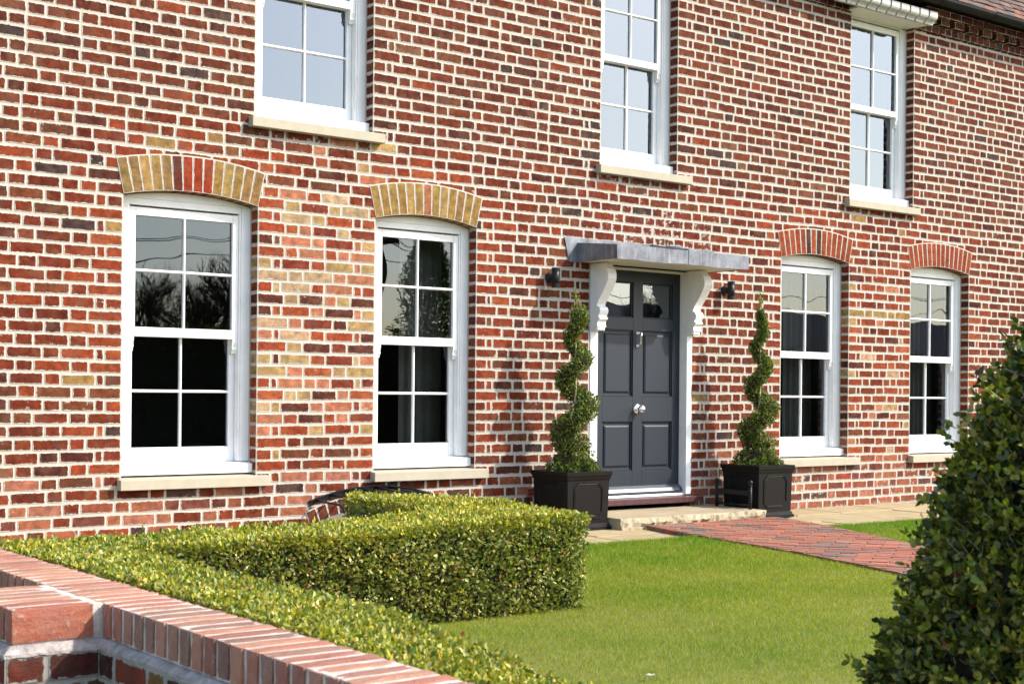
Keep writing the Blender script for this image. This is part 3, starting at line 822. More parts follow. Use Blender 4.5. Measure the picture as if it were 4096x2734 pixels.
# ================================================================== things fixed to or near the house
def lamp(x, label):
    t = tag(empty("wall_lamp", (x, 0, 2.0)), label, "wall light", "black wall lights beside the front door")
    bm = nb(); tube(bm, [(x, -.088, 1.925), (x, -.088, 2.085)], .033, 24)
    tube(bm, [(x, -.088, 1.9245), (x, -.088, 1.955)], .0342, 24, False); tube(bm, [(x, -.088, 2.055), (x, -.088, 2.0855)], .0342, 24, False)
    obj("lamp_cylinder", bm, M_BLACK, t)
    bm = nb(); lathe(bm, [(.042, 0), (.042, .012), (.036, .02), (.026, .026), (.024, .07)], (x, -.0005, 2.01), (0, -1, 0), 24); obj("wall_mount", bm, M_BLACK, t)
    bm = nb(); tube(bm, [(x, -.088, 1.9243), (x, -.088, 1.9262)], .024, 18); obj("lens", bm, simple("frosted_lens", (.6, .6, .6), .3), t)
    return t
lamp(7.243, "black up and down wall light left of the door above the left topiary")
lamp(9.262, "black up and down wall light right of the door above the right topiary")

def planter(cx, cy, label, z0=0.012):
    t = tag(empty("planter", (cx, cy, z0)), label, "planter", "square black planters flanking the door")
    H = .455; b = .205; tp = .222
    bm = nb()
    def ring(h, s): return [bm.verts.new((cx+sx*s, cy+sy*s, z0+h)) for sx, sy in ((-1,-1),(1,-1),(1,1),(-1,1))]
    prof_ = [(0, .225), (.022, .225), (.030, .215), (.045, .212), (.052, .203), (.385, .212), (.395, .218), (.415, .222), (.425, .228), (.452, .230), (.455, .226), (.455, .200), (.40, .198)]
    rs = [ring(h, s) for h, s in prof_]
    for i in range(len(rs)-1):
        for k in range(4): bm.faces.new((rs[i][k], rs[i][(k+1) % 4], rs[i+1][(k+1) % 4], rs[i+1][k]))
    bm.faces.new(rs[0][::-1])
    obj("box_body", bm, M_PLANTER, t)
    for rot in range(4):
        bm = nb(); k = .150; c_ = .045; zc0, zc1 = .085, .375
        o = [(-k+c_, zc0), (k-c_, zc0), (k, zc0+c_), (k, zc1-c_), (k-c_, zc1), (-k+c_, zc1), (-k, zc1-c_), (-k, zc0+c_)]
        ca_, sa_ = math.cos(rot*math.pi/2), math.sin(rot*math.pi/2)
        def pt(u, z, d): 
            s = .203+(z-.052)*(.009/.333)+d; lx, ly = u, -s
            return (cx+lx*ca_-ly*sa_, cy+lx*sa_+ly*ca_, z0+z)
        cen = (0, (zc0+zc1)/2)
        def sc_(p, q): return (p[0]*(1-q/.15), cen[1]+(p[1]-cen[1])*(1-q/.145))
        lv = [[bm.verts.new(pt(*sc_(p, q), d)) for p in o] for q, d in ((0, 0.0005), (.003, .0065), (.010, .0065), (.014, .002), (.018, .0045), (.022, .0005))]
        for i in range(len(lv)-1):
            for j in range(8): bm.faces.new((lv[i][j], lv[i][(j+1) % 8], lv[i+1][(j+1) % 8], lv[i+1][j]))
        bmesh.ops.recalc_face_normals(bm, faces=bm.faces[:])
        obj("panel_moulding", bm, M_PLANTER, t)
    bm = nb(); box(bm, cx-.197, cx+.197, cy-.197, cy+.197, z0+.38, z0+.425); obj("soil", bm, M_SOIL, t)
    return t
PL = (7.185, -.375); PR = (9.315, -.375)
planter(*PL, "square black planter left of the door step, partly behind the hedge")
planter(*PR, "square black planter right of the door step, behind the boot scraper")

# ------------------------------------------------------------------ foliage
rs = np.random.RandomState(11)
def unit(v): return v/np.maximum(np.linalg.norm(v, axis=1, keepdims=True), 1e-9)
def leaves(pos, nrm, length, width, cols, jitter=.8, up=.25, fold=.25, dirs=None):
    """pos (n,3), nrm (n,3); returns verts (n*6), faces: pointed oval leaves folded along the midrib"""
    n = len(pos)
    d = unit(nrm*.75 + rs.normal(0, jitter*.6, (n, 3)) + np.array([0, 0, up])) if dirs is None else dirs
    a = unit(np.cross(d, rs.normal(0, 1, (n, 3)))); b = np.cross(d, a)
    Ls = length*rs.uniform(.7, 1.25, (n, 1)); Ws = width*rs.uniform(.75, 1.2, (n, 1))
    base = pos; tip = pos+d*Ls
    v = np.stack([base, base+d*Ls*.35+a*Ws*.5+b*Ws*fold, base+d*Ls*.72+a*Ws*.42+b*Ws*fold, tip,
                  base+d*Ls*.72-a*Ws*.42+b*Ws*fold, base+d*Ls*.35-a*Ws*.5+b*Ws*fold], 1).reshape(-1, 3)
    idx = (np.arange(n)*6)[:, None]
    f = np.concatenate([idx+np.array([[0, 1, 2, 3]]), idx+np.array([[0, 3, 4, 5]])], 1).reshape(-1, 4)
    c = np.repeat(cols, 6, 0)
    return v, f, c
def quadmesh(name, v, f, c, mat, parent=None, attrn="lcol"):
    me = bpy.data.meshes.new(name); k = f.shape[1]
    me.vertices.add(len(v)); me.vertices.foreach_set("co", v.astype('f').ravel())
    me.loops.add(f.size); me.loops.foreach_set("vertex_index", f.astype('i').ravel())
    me.polygons.add(len(f)); me.polygons.foreach_set("loop_start", (np.arange(len(f))*k).astype('i')); me.polygons.foreach_set("loop_total", np.full(len(f), k, 'i'))
    a = me.attributes.new(attrn, 'FLOAT_COLOR', 'POINT'); cc = np.concatenate([c, np.ones((len(c), 1))], 1); a.data.foreach_set("color", cc.astype('f').ravel())
    me.update(calc_edges=True); me.materials.append(mat)
    o = bpy.data.objects.new(name, me); COL.objects.link(o)
    if parent is not None: rel(o, parent)
    return o
def lumpy(p, s):   # cheap 3-D value variation in -1..1
    return (np.sin(p[:, 0]*s+1.3*np.sin(p[:, 1]*s*.7))*np.cos(p[:, 1]*s*1.1+.5*np.sin(p[:, 2]*s))+np.sin(p[:, 2]*s*1.3+p[:, 0]*s*.6))*.5
def colmix(n, tbl):
    w_ = np.array([t[0] for t in tbl], float); w_ /= w_.sum(); i = rs.choice(len(tbl), n, p=w_)
    c = np.array([t[1] for t in tbl])[i]*rs.uniform(.72, 1.28, (n, 1))*np.array([1.06, 1.0, .74]); return c
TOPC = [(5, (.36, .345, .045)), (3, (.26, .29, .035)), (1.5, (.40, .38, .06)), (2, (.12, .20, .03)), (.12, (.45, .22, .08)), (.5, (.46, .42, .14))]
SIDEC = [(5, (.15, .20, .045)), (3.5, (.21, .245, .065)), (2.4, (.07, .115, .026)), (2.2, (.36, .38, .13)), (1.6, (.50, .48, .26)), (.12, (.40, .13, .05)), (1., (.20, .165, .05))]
DARKC = [(5, (.035, .075, .018)), (4, (.06, .11, .022)), (2, (.10, .15, .025)), (1, (.17, .19, .035)), (.15, (.2, .07, .03))]
def poly_hedge(name, label, outline, z_top, dens_top, dens_side, leaf, group=None, zfun=None):
    """clipped hedge: outline (ccw list), leaves over the top and the sides, twiggy core inside"""
    t = tag(empty(name, (outline[0][0], outline[0][1], 0)), label, "hedge", group)
    P_ = np.array(outline); mn, mx = P_.min(0), P_.max(0)
    def inside(x, y, q=P_):
        r_ = np.zeros(len(x), bool); j = len(q)-1
        for i in range(len(q)):
            c_ = ((q[i, 1] > y) != (q[j, 1] > y)) & (x < (q[j, 0]-q[i, 0])*(y-q[i, 1])/(q[j, 1]-q[i, 1]+1e-12)+q[i, 0]); r_ ^= c_; j = i
        return r_
    zt = (lambda x, y: np.full(len(x), z_top)) if zfun is None else zfun
    V = []; F_ = []; Cc = []; off = 0
    def push(v, f, c):
        nonlocal off
        V.append(v); F_.append(f+off); Cc.append(c); off += len(v)
    # top
    n = int(dens_top*(mx[0]-mn[0])*(mx[1]-mn[1])); x = rs.uniform(mn[0]-.01, mx[0]+.01, n); y = rs.uniform(mn[1]-.01, mx[1]+.01, n); k = inside(x, y); x = x[k]; y = y[k]; n = len(x)
    p = np.stack([x, y, zt(x, y)], 1); bumpz = .012*lumpy(p, 9)+.008*lumpy(p, 27)
    p[:, 2] += bumpz-rs.exponential(.018, n)
    sh = rs.rand(n) < .02; p[sh, 2] += rs.uniform(.005, .03, sh.sum())
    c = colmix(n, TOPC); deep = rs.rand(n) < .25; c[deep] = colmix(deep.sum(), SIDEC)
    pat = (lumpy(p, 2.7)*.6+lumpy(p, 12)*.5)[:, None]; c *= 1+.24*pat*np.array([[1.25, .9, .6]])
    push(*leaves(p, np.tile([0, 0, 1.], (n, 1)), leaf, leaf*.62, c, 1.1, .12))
    # sides
    m_ = len(P_)
    for i in range(m_):
        a, b = P_[i], P_[(i+1) % m_]; e = b-a; Le = np.linalg.norm(e); nn = np.array([e[1], -e[0]])/Le
        n = int(dens_side*Le*z_top); s = rs.rand(n); hgt = rs.rand(n)**.9
        q = a+e*s[:, None]; z = hgt*zt(q[:, 0], q[:, 1])
        p = np.stack([q[:, 0], q[:, 1], z], 1)
        dep = .014*lumpy(p, 8)+.012*lumpy(p, 25)-rs.exponential(.026, n)-.03*(1-hgt)**3
        p[:, :2] += nn*dep[:, None]
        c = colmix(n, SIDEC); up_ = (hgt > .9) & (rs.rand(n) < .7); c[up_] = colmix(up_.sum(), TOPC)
        pat = (lumpy(p, 3.1)*.6+lumpy(p, 11)*.5)[:, None]; c *= 1+.34*pat*np.array([[1.3, .9, .7]]); c *= np.clip(.72+.13*(p[:, :1]-1.8), .7, 1.08)  # last factor darkens the sides towards the left: shade put into leaf colour
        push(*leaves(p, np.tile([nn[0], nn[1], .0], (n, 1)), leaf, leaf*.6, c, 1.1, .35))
    quadmesh("foliage", np.concatenate(V), np.concatenate(F_), np.concatenate(Cc), M_LEAF, t)
    cen = P_.mean(0); bm = nb()
    shr = []
    for i in range(m_):
        a, b, c_ = P_[i-1], P_[i], P_[(i+1) % m_]
        e1 = (b-a)/np.linalg.norm(b-a); e2 = (c_-b)/np.linalg.norm(c_-b); n1 = np.array([-e1[1], e1[0]]); n2 = np.array([-e2[1], e2[0]])
        bis = n1+n2; bis = bis/np.dot(bis, n1); shr.append(tuple(b+bis*.055))
    zc_ = z_top-.055
    if zfun is not None: zc_ = z_top-(.16 if z_top < .48 else .10)
    prism(bm, shr, .0, zc_, 'Z'); obj("twigs", bm, M_TWIG, t)
    return t
poly_hedge("box_hedge", "low clipped box hedge running along the inside of the brick garden wall", [(1.775, -7.4), (2.15, -7.4), (2.15, -3.76), (1.775, -3.76)], .455, 18000, 9000, .0175, "clipped box hedges",
           zfun=lambda x, y: .456-.0*x-np.clip((-5.7-y)*.10, 0, .13))
poly_hedge("box_hedge", "low clipped box hedge crossing from the garden wall with a square end on the lawn", [(1.775, -3.74), (4.49, -3.74), (4.56, -3.0), (4.36, -2.55), (4.05, -2.32), (3.91, -2.42), (3.91, -3.24), (1.775, -3.24)], .50, 11500, 11500, .0215, "clipped box hedges",
           zfun=lambda x, y: np.interp(x, [1.7, 3.1, 3.95, 4.5], [.450, .457, .486, .482])+.022*(y > -3.1))

def shell_leaves(pts, nrm, n_, leaf, tbl, jit=.9, up=.3):
    c = colmix(n_, tbl); return leaves(pts, nrm, leaf, leaf*.52, c, jit, up)

def topiary(cx, cy, zb, spec, label, lean=0., seed=0):
    """spiral topiary; spec: list of (z, angle, offset, radius) along the helix as seen from the camera"""
    t = tag(empty("spiral_topiary", (cx, cy, zb)), label, "topiary", "box spirals in the planters")
    sp_ = np.array(spec); zz_ = np.linspace(sp_[0, 0], sp_[-1, 0], 260)
    ang = np.interp(zz_, sp_[:, 0], sp_[:, 1]); offr = np.interp(zz_, sp_[:, 0], sp_[:, 2]); rad = 1.08*np.interp(zz_, sp_[:, 0], sp_[:, 3])
    # lateral direction as seen by the camera
    view = np.array([cx, cy+9.0]); view /= np.linalg.norm(view); lat = np.array([view[1], -view[0]])
    px = cx + offr*(np.cos(ang)*lat[0]-np.sin(ang)*view[0]); py = cy + offr*(np.cos(ang)*lat[1]-np.sin(ang)*view[1])
    area_ = rad*1.0; wgt = area_/area_.sum(); n = 11500
    i = rs.choice(260, n, p=wgt)
    d = unit(rs.normal(0, 1, (n, 3))*np.array([1, 1, .85])); 
    rr_ = rad[i]*(1-np.abs(rs.normal(0, .16, n)))*(1+.16*lumpy(np.stack([px[i], py[i], zz_[i]], 1)+d*.1, 32))
    p = np.stack([px[i], py[i], zz_[i]], 1)+d*rr_[:, None]
    keep = np.ones(n, bool)
    # reject leaves buried deep inside other parts of the spiral
    p[:, 2] = np.maximum(p[:, 2], zb+.40)
    # base skirt
    nb_ = 3800; th = rs.uniform(0, 2*np.pi, nb_); hh = rs.rand(nb_); sk = .205*np.sqrt(1-hh**2*.8)*(1-np.abs(rs.normal(0, .12, nb_)))*(1+.13*np.sin(th*5+hh*4)+.08*np.sin(th*11))
    pb = np.stack([cx+sk*np.cos(th), cy+sk*np.sin(th), zb+.425+hh*(.12+.05*np.sin(th*3+1))], 1); db = unit(np.stack([np.cos(th), np.sin(th), .3+hh], 1))
    P3 = np.concatenate([p, pb]); D3 = np.concatenate([d, db])
    c = colmix(len(P3), [(5, (.045, .075, .016)), (4, (.09, .125, .022)), (2.8, (.19, .21, .032)), (1.6, (.32, .31, .05)), (.3, (.2, .11, .04))])
    c = c*np.array([.86, 1.0, 1.2]); v, f, cc = leaves(P3, D3, .021, .011, c, 1.0, .4)
    # tip sprig
    m_ = 130; zt = sp_[-1, 0]; s = rs.rand(m_); ps = np.stack([px[-1]+lean*s*.5+rs.normal(0, .012, m_), py[-1]+rs.normal(0, .012, m_), zt+.02+s*.15], 1)
    v2, f2, c2 = leaves(ps, unit(rs.normal(0, 1, (m_, 3))), .018, .009, colmix(m_, [(3, (.12, .16, .03)), (1, (.25, .26, .05))]), .9, .5)
    quadmesh("foliage", np.concatenate([v, v2]), np.concatenate([f, f2+len(v)]), np.concatenate([cc, c2]), M_LEAF, t)
    bm = nb(); tube(bm, [(cx+.004*math.sin(k*1.3), cy, zb+.40+(zt-zb-.36)*k/10) for k in range(11)], [.013-.0008*k for k in range(11)], 8)
    tube(bm, [(px[-1], py[-1], zt-.05), (px[-1]+lean*.25, py[-1], zt+.09), (px[-1]+lean*.5, py[-1], zt+.17)], [.004, .003, .0015], 6)
    obj("stem", bm, M_TRUNK, t)
    # loose inner twigs along the spiral
    bm = nb(); step = 6
    tube(bm, [(px[k], py[k], max(zz_[k], zb+.40)) for k in range(0, 260, step)], [max(.012, rad[k]*.62) for k in range(0, 260, step)], 8)
    tube(bm, [(cx, cy, zb+.41), (cx, cy, zb+.50), (cx, cy, zb+.57)], [.16, .15, .06], 14)
    obj("twigs", bm, M_TWIG, t)
    return t
pi = math.pi
# angle 0 = to the right in the picture, pi = left
topiary(PL[0]+.035, PL[1], .012, [(.60, -1.0, .05, .13), (.70, -pi+.5, .085, .105), (.78, -pi-.1, .10, .095), (.90, -1.7*pi, .08, .085), (.98, -2*pi, .10, .088), (1.10, -2.7*pi, .065, .075), (1.19, -3*pi, .085, .075), (1.29, -3.6*pi, .06, .062), (1.35, -4*pi, .072, .062), (1.44, -4.6*pi, .045, .05), (1.52, -5*pi, .05, .05), (1.60, -5.6*pi, .032, .058), (1.67, -6*pi, .030, .066), (1.72, -6.2*pi, .022, .062)],
        "clipped box spiral in the left planter, thicker with a bent top sprig", lean=-.09)
topiary(PR[0]+.02, PR[1], .012, [(.60, -1.0, .05, .13), (.70, -pi+.5, .08, .10), (.77, -pi-.1, .095, .09), (.88, -1.7*pi, .07, .08), (.96, -2*pi, .085, .078), (1.07, -2.7*pi, .06, .07), (1.15, -3*pi, .07, .066), (1.26, -3.7*pi, .05, .058), (1.33, -4*pi, .055, .055), (1.42, -4.6*pi, .04, .05), (1.50, -5*pi, .045, .048), (1.59, -5.7*pi, .03, .045), (1.66, -6*pi, .025, .045), (1.76, -6.4*pi, .012, .034), (1.82, -6.6*pi, .008, .025)],
        "clipped box spiral in the right planter, slimmer with a pointed top", lean=.0)

# big box cone near the camera
def cone():
    cx, cy = 3.31, -7.0
    t = tag(empty("box_cone", (cx, cy, 0)), "large dark green cone shaped box bush in the right foreground", "shrub")
    def rr(z): return np.interp(z, [0, .12, .33, .6, .9, 1.15, 1.30, 1.40], [.46, .52, .470, .385, .27, .155, .08, .02])
    n_s = 3300
    z = 1.40*(1-np.sqrt(rs.rand(n_s)*.995)); th = rs.uniform(0, 2*np.pi, n_s)
    p0 = np.stack([np.cos(th), np.sin(th), np.zeros(n_s)], 1)
    l = lumpy(np.stack([np.cos(th)*.6, np.sin(th)*.6, z], 1), 9)
    r0 = rr(z)*(1+.08*l); out = np.abs(rs.normal(0, .022, n_s))+(rs.rand(n_s) < .10)*rs.uniform(.0, .075, n_s)*(z > .45)
    V = []; F_ = []; Cc = []; off = 0
    bmT = nb()
    tw = []
    # each shoot: a twig with pairs of leaves, new growth at the tip
    base = np.stack([cx+p0[:, 0]*(r0-.09), cy+p0[:, 1]*(r0-.09), z], 1)
    d = unit(p0*.75+np.array([0, 0, .75])+rs.normal(0, .33, (n_s, 3)))
    Ln = .085+out*1.0
    young = rs.rand(n_s)
    for k in range(9):
        s = (k+.5)/9; pos = base+d*(Ln*(.25+.8*s))[:, None]
        for q in range(2):
            rnd_d = unit(d*(.45+.5*(k > 6))+unit(rs.normal(0, 1, (n_s, 3)))*.9)
            yl = (young > .74)[:, None]*(s > .6); c = colmix(n_s, [(5, (.032, .058, .012)), (4, (.08, .11, .02)), (3.6, (.18, .20, .03)), (1.8, (.30, .25, .045)), (.08, (.16, .035, .02))])
            cy_ = colmix(n_s, [(3, (.12, .18, .02)), (2, (.22, .25, .03)), (1, (.3, .27, .06))]); c = np.where(yl, cy_, c)
            v, f, cc = leaves(pos, d, .0235, .0145, c, dirs=rnd_d, fold=.18); V.append(v); F_.append(f+off); Cc.append(cc); off += len(v)
    quadmesh("foliage", np.concatenate(V), np.concatenate(F_), np.concatenate(Cc), M_LEAF, t)
    bm = nb()
    for i in range(0, n_s, 2): tube(bm, [base[i], base[i]+d[i]*(Ln[i]*1.0)], [.0022, .001], 3, False)
    obj("shoots", bm, M_TRUNK, t)
    bm = nb(); zs_ = [0, .12, .33, .6, .9, 1.12]
    rings = []
    for q in zs_:
        rings.append([bm.verts.new((cx+(float(rr(q))-.085)*math.cos(a)*(1+.05*math.sin(5*a+q*9)), cy+(float(rr(q))-.085)*math.sin(a)*(1+.05*math.sin(5*a+q*9)), q)) for a in np.linspace(0, 2*pi, 24, endpoint=False)])
    for i in range(len(rings)-1):
        for k in range(24): bm.faces.new((rings[i][k], rings[i][(k+1) % 24], rings[i+1][(k+1) % 24], rings[i+1][k]))
    bm.faces.new(rings[-1]); bm.faces.new(rings[0][::-1]); obj("twigs", bm, M_TWIG, t)
cone()

# ------------------------------------------------------------------ light well grille
g = tag(empty("light_well_grille", (5.6, -.2, 0)), "black curved iron grille over the basement light well under the second window", "grille")
def bandz(x): 
    a = (6.16-5.04)/2; rise = .095; rr_ = (a*a+rise*rise)/(2*rise); return .285+rise-rr_+math.sqrt(max(rr_*rr_-(x-5.60)**2, 0))
bm = nb(); xs = [5.045+i*(1.11/24) for i in range(25)]
top = []; 
for i in range(24):
    xa, xb = xs[i], xs[i+1]; za, zb = bandz(xa), bandz(xb)
    th = .062*(1-.35*abs(i-11.5)/12)
    prism(bm, [(xa, za-th), (xb, zb-th), (xb, zb), (xa, za)], -.012, -.003, 'Y')
    prism(bm, [(xa, za-.006), (xb, zb-.006), (xb, zb+.0005), (xa, za+.0005)], -.03, -.0121, 'Y')
bmesh.ops.remove_doubles(bm, verts=bm.verts[:], dist=.00005)
obj("wall_band", bm, M_BLACK, g)
for i in range(9):
    x = 5.10+i*.125; z = bandz(x)-.018
    bm = nb(); pts = [(x, -.01, z), (x, -.31, z-.010)]
    for k in range(5):
        t = k/4*math.radians(58); pts.append((x, -.335-.09*math.sin(t), z-.012-.09*(1-math.cos(t))))
    pts += [(x, -.50, z-.14), (x, -.60, z-.30)]
    tube(bm, pts, .0085, 8); obj("bar", bm, M_BLACK, g)
bm = nb(); tube(bm, [(5.02, -.62, -.02), (6.2, -.62, -.02)], .012, 8); obj("front_rail", bm, M_BLACK, g)

# boot scraper
g = tag(empty("boot_scraper", (9.0, -.38, .1)), "black iron boot scraper with two ball topped posts on the door step", "boot scraper")
for y in (-.19, -.585):
    bm = nb(); tube(bm, [(9.0, y, .098), (9.0, y, .295)], .015, 12)
    for k in range(6): lathe(bm, [(.015, -.004), (.0175, 0), (.015, .004)], (9.0, y, .16+k*.022), (0, 0, 1), 12)
    lathe(bm, [(.013, 0), (.022, .006), (.013, .012), (.016, .018), (.021, .028), (.021, .038), (.014, .048), (.002, .052)], (9.0, y, .295), (0, 0, 1), 16)
    obj("post", bm, M_BLACK, g)
bm = nb(); box(bm, 8.994, 9.006, -.572, -.203, .215, .255, .001); obj("scraper_blade", bm, M_BLACK, g)
bm = nb(); tube(bm, [(9.0, -.575, .13), (9.0, -.20, .13)], .008, 8); obj("lower_rail", bm, M_BLACK, g)

# ------------------------------------------------------------------ door step, paving, path
def rock_mat(name, base, dark, scale=6):
    m, N, L, P = newmat(name); pos = geopos(N)
    mp = N.new("ShaderNodeMapping"); mp.inputs["Scale"].default_value = (.7, 2.5, 2.5); L.new(pos, mp.inputs[0])
    n1 = noise(N, L, scale, 6, .65, mp.outputs[0]); n2 = noise(N, L, 70, 4, .6, pos); n3 = noise(N, L, 2.2, 3, .5, pos)
    c = mixc(N, L, maprange(N, L, n1.outputs[0], .38, .7), base, dark); c = mixc(N, L, maprange(N, L, n3.outputs[0], .4, .7, 0, .4), c, tuple(v*.8 for v in dark))
    L.new(c, P.inputs["Base Color"]); P.inputs["Roughness"].default_value = .9
    h = math_(N, L, 'ADD', n1.outputs[0], math_(N, L, 'MULTIPLY', n2.outputs[0], .25)); L.new(bump(N, L, h, .5, .012), P.inputs["Normal"])
    return m
M_FLAG = rock_mat("riven_sandstone", (.40, .315, .165), (.29, .215, .11))
M_STEP = rock_mat("buff_sandstone", (.40, .335, .215), (.30, .235, .14))
bm = nb()
# slab with riven front edge
nx = 60; xs = [7.42+(9.07-7.42)*i/nx for i in range(nx+1)]
rw = []
for j, (yo, zo, am) in enumerate(((-.700, .098, .004), (-.712, .088, .010), (-.728, .060, .016), (-.722, .030, .012), (-.73, .0, .006))):
    rw.append([bm.verts.new((x, yo+rnd.gauss(0, am*.6)+am*math.sin(x*11+j), zo+(rnd.gauss(0, .003) if 0 < j < 4 else 0))) for x in xs])
bk = [bm.verts.new((x, -.008, .100)) for x in xs]
for i in range(nx):
    bm.faces.new((rw[0][i], rw[0][i+1], bk[i+1], bk[i]))
    for j in range(4): bm.faces.new((rw[j+1][i], rw[j+1][i+1], rw[j][i+1], rw[j][i]))
for i in (0, nx):
    a = bm.verts.new((xs[i], -.008, 0)); f = [rw[4][i], rw[3][i], rw[2][i], rw[1][i], rw[0][i], bk[i], a]
    bm.faces.new(f if i == 0 else f[::-1])
o = obj("door_step", bm, M_STEP); tag(o, "buff stone slab step with riven front edge below the grey door", "step")

def flag_piece(bm, x0, x1, y0, y1, z, h=.03):
    vs = box(bm, x0, x1, y0, y1, z-h, z+R(-.003, .003))
    for v in vs: v.co.x += R(-.004, .004); v.co.y += R(-.004, .004)
    for v in vs[4:]: v.co.z += R(-.002, .002)
bm = nb()
rowsY = [(-1.47, -.98), (-.965, -.52), (-.505, -.012)]
for (y0, y1) in rowsY:
    x = 2.0+R(-.3, 0)
    while x < 18:
        wd = rnd.choice([.45, .6, .75, .9]); x2 = x+wd
        if not (x2 > 4.95 and x < 6.25 and y1 > -.70): flag_piece(bm, x, x2-.014, y0, y1, .006)
        x = x2
es = [e for e in bm.edges]; bmesh.ops.bevel(bm, geom=es, offset=.004, segments=1, affect='EDGES')
o = obj("flagstone_paving", bm, M_FLAG); tag(o, kind="structure")
bm = nb(); box(bm, 1.9, 18, -1.475, -.01, -.05, -.004)
o = obj("paving_bed", bm, simple("paving_joint", (.16, .14, .10), .95, .1, nscale=20, var=.3)); tag(o, kind="structure")

# brick path
def path_l(y): return np.interp(-y, [.73, 1.28, 2.62, 3.66, 5.0, 7.5], [7.66, 7.50, 7.22, 6.90, 6.42, 5.5])
def path_r(y): return np.interp(-y, [.73, 1.0, 1.586, 2.11, 2.77, 3.66, 5, 7.5], [9.16, 9.08, 8.86, 8.60, 8.30, 7.95, 7.45, 6.5])
bm = nb(); pv = []
PCOL = [lin(180, 108, 86), lin(192, 120, 96), lin(166, 98, 80), lin(154, 106, 92), lin(112, 104, 106), lin(186, 110, 84), lin(172, 126, 106)]
vs_ = []; fs_ = []; cs_ = []
pu = Vector((math.sin(math.radians(34)), -math.cos(math.radians(34)))); pw = Vector((pu.y, -pu.x)) * -1
po = Vector((8.2, -.74))
for r_ in range(-70, 70):
    for q_ in range(-40, 45):
        u0 = q_*.2225+(r_ % 2)*.111+R(-.002, .002); w0 = r_*.1095
        cc_ = po+pu*(u0+.109)+pw*(w0+.053)
        if not (-7.6 < cc_.y < -.60): continue
        g_ = .0045; pl_ = [po+pu*(u0+a_)+pw*(w0+b_) for a_, b_ in ((g_, g_), (.2205-g_, g_), (.2205-g_, .1075-g_), (g_, .1075-g_))]
        pl_ = [(p.x, p.y) for p in pl_]
        yc = min(cc_.y, -.76); e = .12
        L0 = (float(path_l(yc+e)), yc+e); L1 = (float(path_l(yc-e)), yc-e); R0 = (float(path_r(yc+e)), yc+e); R1 = (float(path_r(yc-e)), yc-e)
        pl_ = clip_half(pl_, L0, L1, True)
        if len(pl_) > 2: pl_ = clip_half(pl_, R0, R1, False)
        if len(pl_) > 2: pl_ = clip_half(pl_, (7, -.742), (9, -.742), False)
        if len(pl_) < 3 or area(pl_) < .0015: continue
        if sum(pl_[i][0]*pl_[(i+1) % len(pl_)][1]-pl_[(i+1) % len(pl_)][0]*pl_[i][1] for i in range(len(pl_))) < 0: pl_ = pl_[::-1]
        rise = .040+R(-.0022, .0022); tx, ty = R(-.012, .012), R(-.012, .012)
        c = np.array(PCOL[rnd.choice([0, 0, 1, 1, 2, 3, 3, 4, 4, 5, 5, 6])])*R(.46, .66)*np.array([1.10, .96, .76])
        b = len(vs_); n_ = len(pl_)
        for (xx, yy) in pl_: vs_.append((xx, yy, rise+tx*(xx-cc_.x)+ty*(yy-cc_.y)))
        for (xx, yy) in pl_: vs_.append((xx, yy, -.02))
        cs_ += [tuple(c)]*(2*n_)
        fs_.append(tuple(range(b, b+n_)))
        for i in range(n_): j = (i+1) % n_; fs_.append((b+n_+i, b+n_+j, b+j, b+i))
me = bpy.data.meshes.new("brick_path"); me.from_pydata(vs_, [], fs_)
a = me.attributes.new("bcol", 'FLOAT_COLOR', 'POINT'); a.data.foreach_set("color", np.concatenate([np.array(cs_), np.ones((len(cs_), 1))], 1).astype('f').ravel())
m, N, L, P = newmat("brick_paver"); pos = geopos(N); ca = attr(N, "bcol"); n1 = noise(N, L, 14, 6, .65, pos); n2 = noise(N, L, 60, 4, .6, pos)
c = mixc(N, L, maprange(N, L, n1.outputs[0], .45, .72, 0, .55), ca.outputs["Color"], (.20, .16, .13)); c = mixc(N, L, maprange(N, L, n2.outputs[0], .58, .7, 0, .5), c, (.42, .36, .3))
L.new(c, P.inputs["Base Color"]); P.inputs["Roughness"].default_value = .85; L.new(bump(N, L, n2.outputs[0], .45, .005), P.inputs["Normal"]); me.materials.append(m)
o = bpy.data.objects.new("brick_path", me); COL.objects.link(o); tag(o, kind="structure")
bm = nb(); Ls = [(float(path_l(-y_))+.004, -y_) for y_ in np.linspace(.76, 7.6, 20)]; Rs = [(float(path_r(-y_))-.004, -y_-.12) for y_ in np.linspace(.76, 7.6, 20)]
top_ = [bm.verts.new((x_, y_, .0345)) for x_, y_ in Ls]; tr = [bm.verts.new((x_, y_, .0345)) for x_, y_ in Rs]
for i in range(19): bm.faces.new((top_[i], top_[i+1], tr[i+1], tr[i]))
o = obj("path_bedding", bm, simple("path_joint_sand", (.17, .13, .10), .95, .1, nscale=30, var=.4)); tag(o, kind="structure")

# ------------------------------------------------------------------ ground, lawn, road
m, N, L, P = newmat("lawn_soil"); pos = geopos(N); n1 = noise(N, L, 1.2, 4, .6, pos); n2 = noise(N, L, 60, 4, .7, pos)
c = mixc(N, L, maprange(N, L, n2.outputs[0], .35, .65), (.11, .13, .014), (.19, .185, .035)); c = mixc(N, L, maprange(N, L, n1.outputs[0], .4, .65, 0, .6), c, (.11, .11, .03))
L.new(c, P.inputs["Base Color"]); P.inputs["Roughness"].default_value = .95
M_LAWN = m
def sheet(name, x0, x1, y0, y1, z, mat):
    bm = nb(); bm.faces.new([bm.verts.new(p) for p in ((x0, y0, z), (x1, y0, z), (x1, y1, z), (x0, y1, z))]); o = obj(name, bm, mat); tag(o, kind="structure"); return o
GRND = simple("field_grass", (.07, .10, .025), .95, .1, nscale=.5, var=.3)
sheet("ground", -250, 300, -300, 200, -.062, GRND)
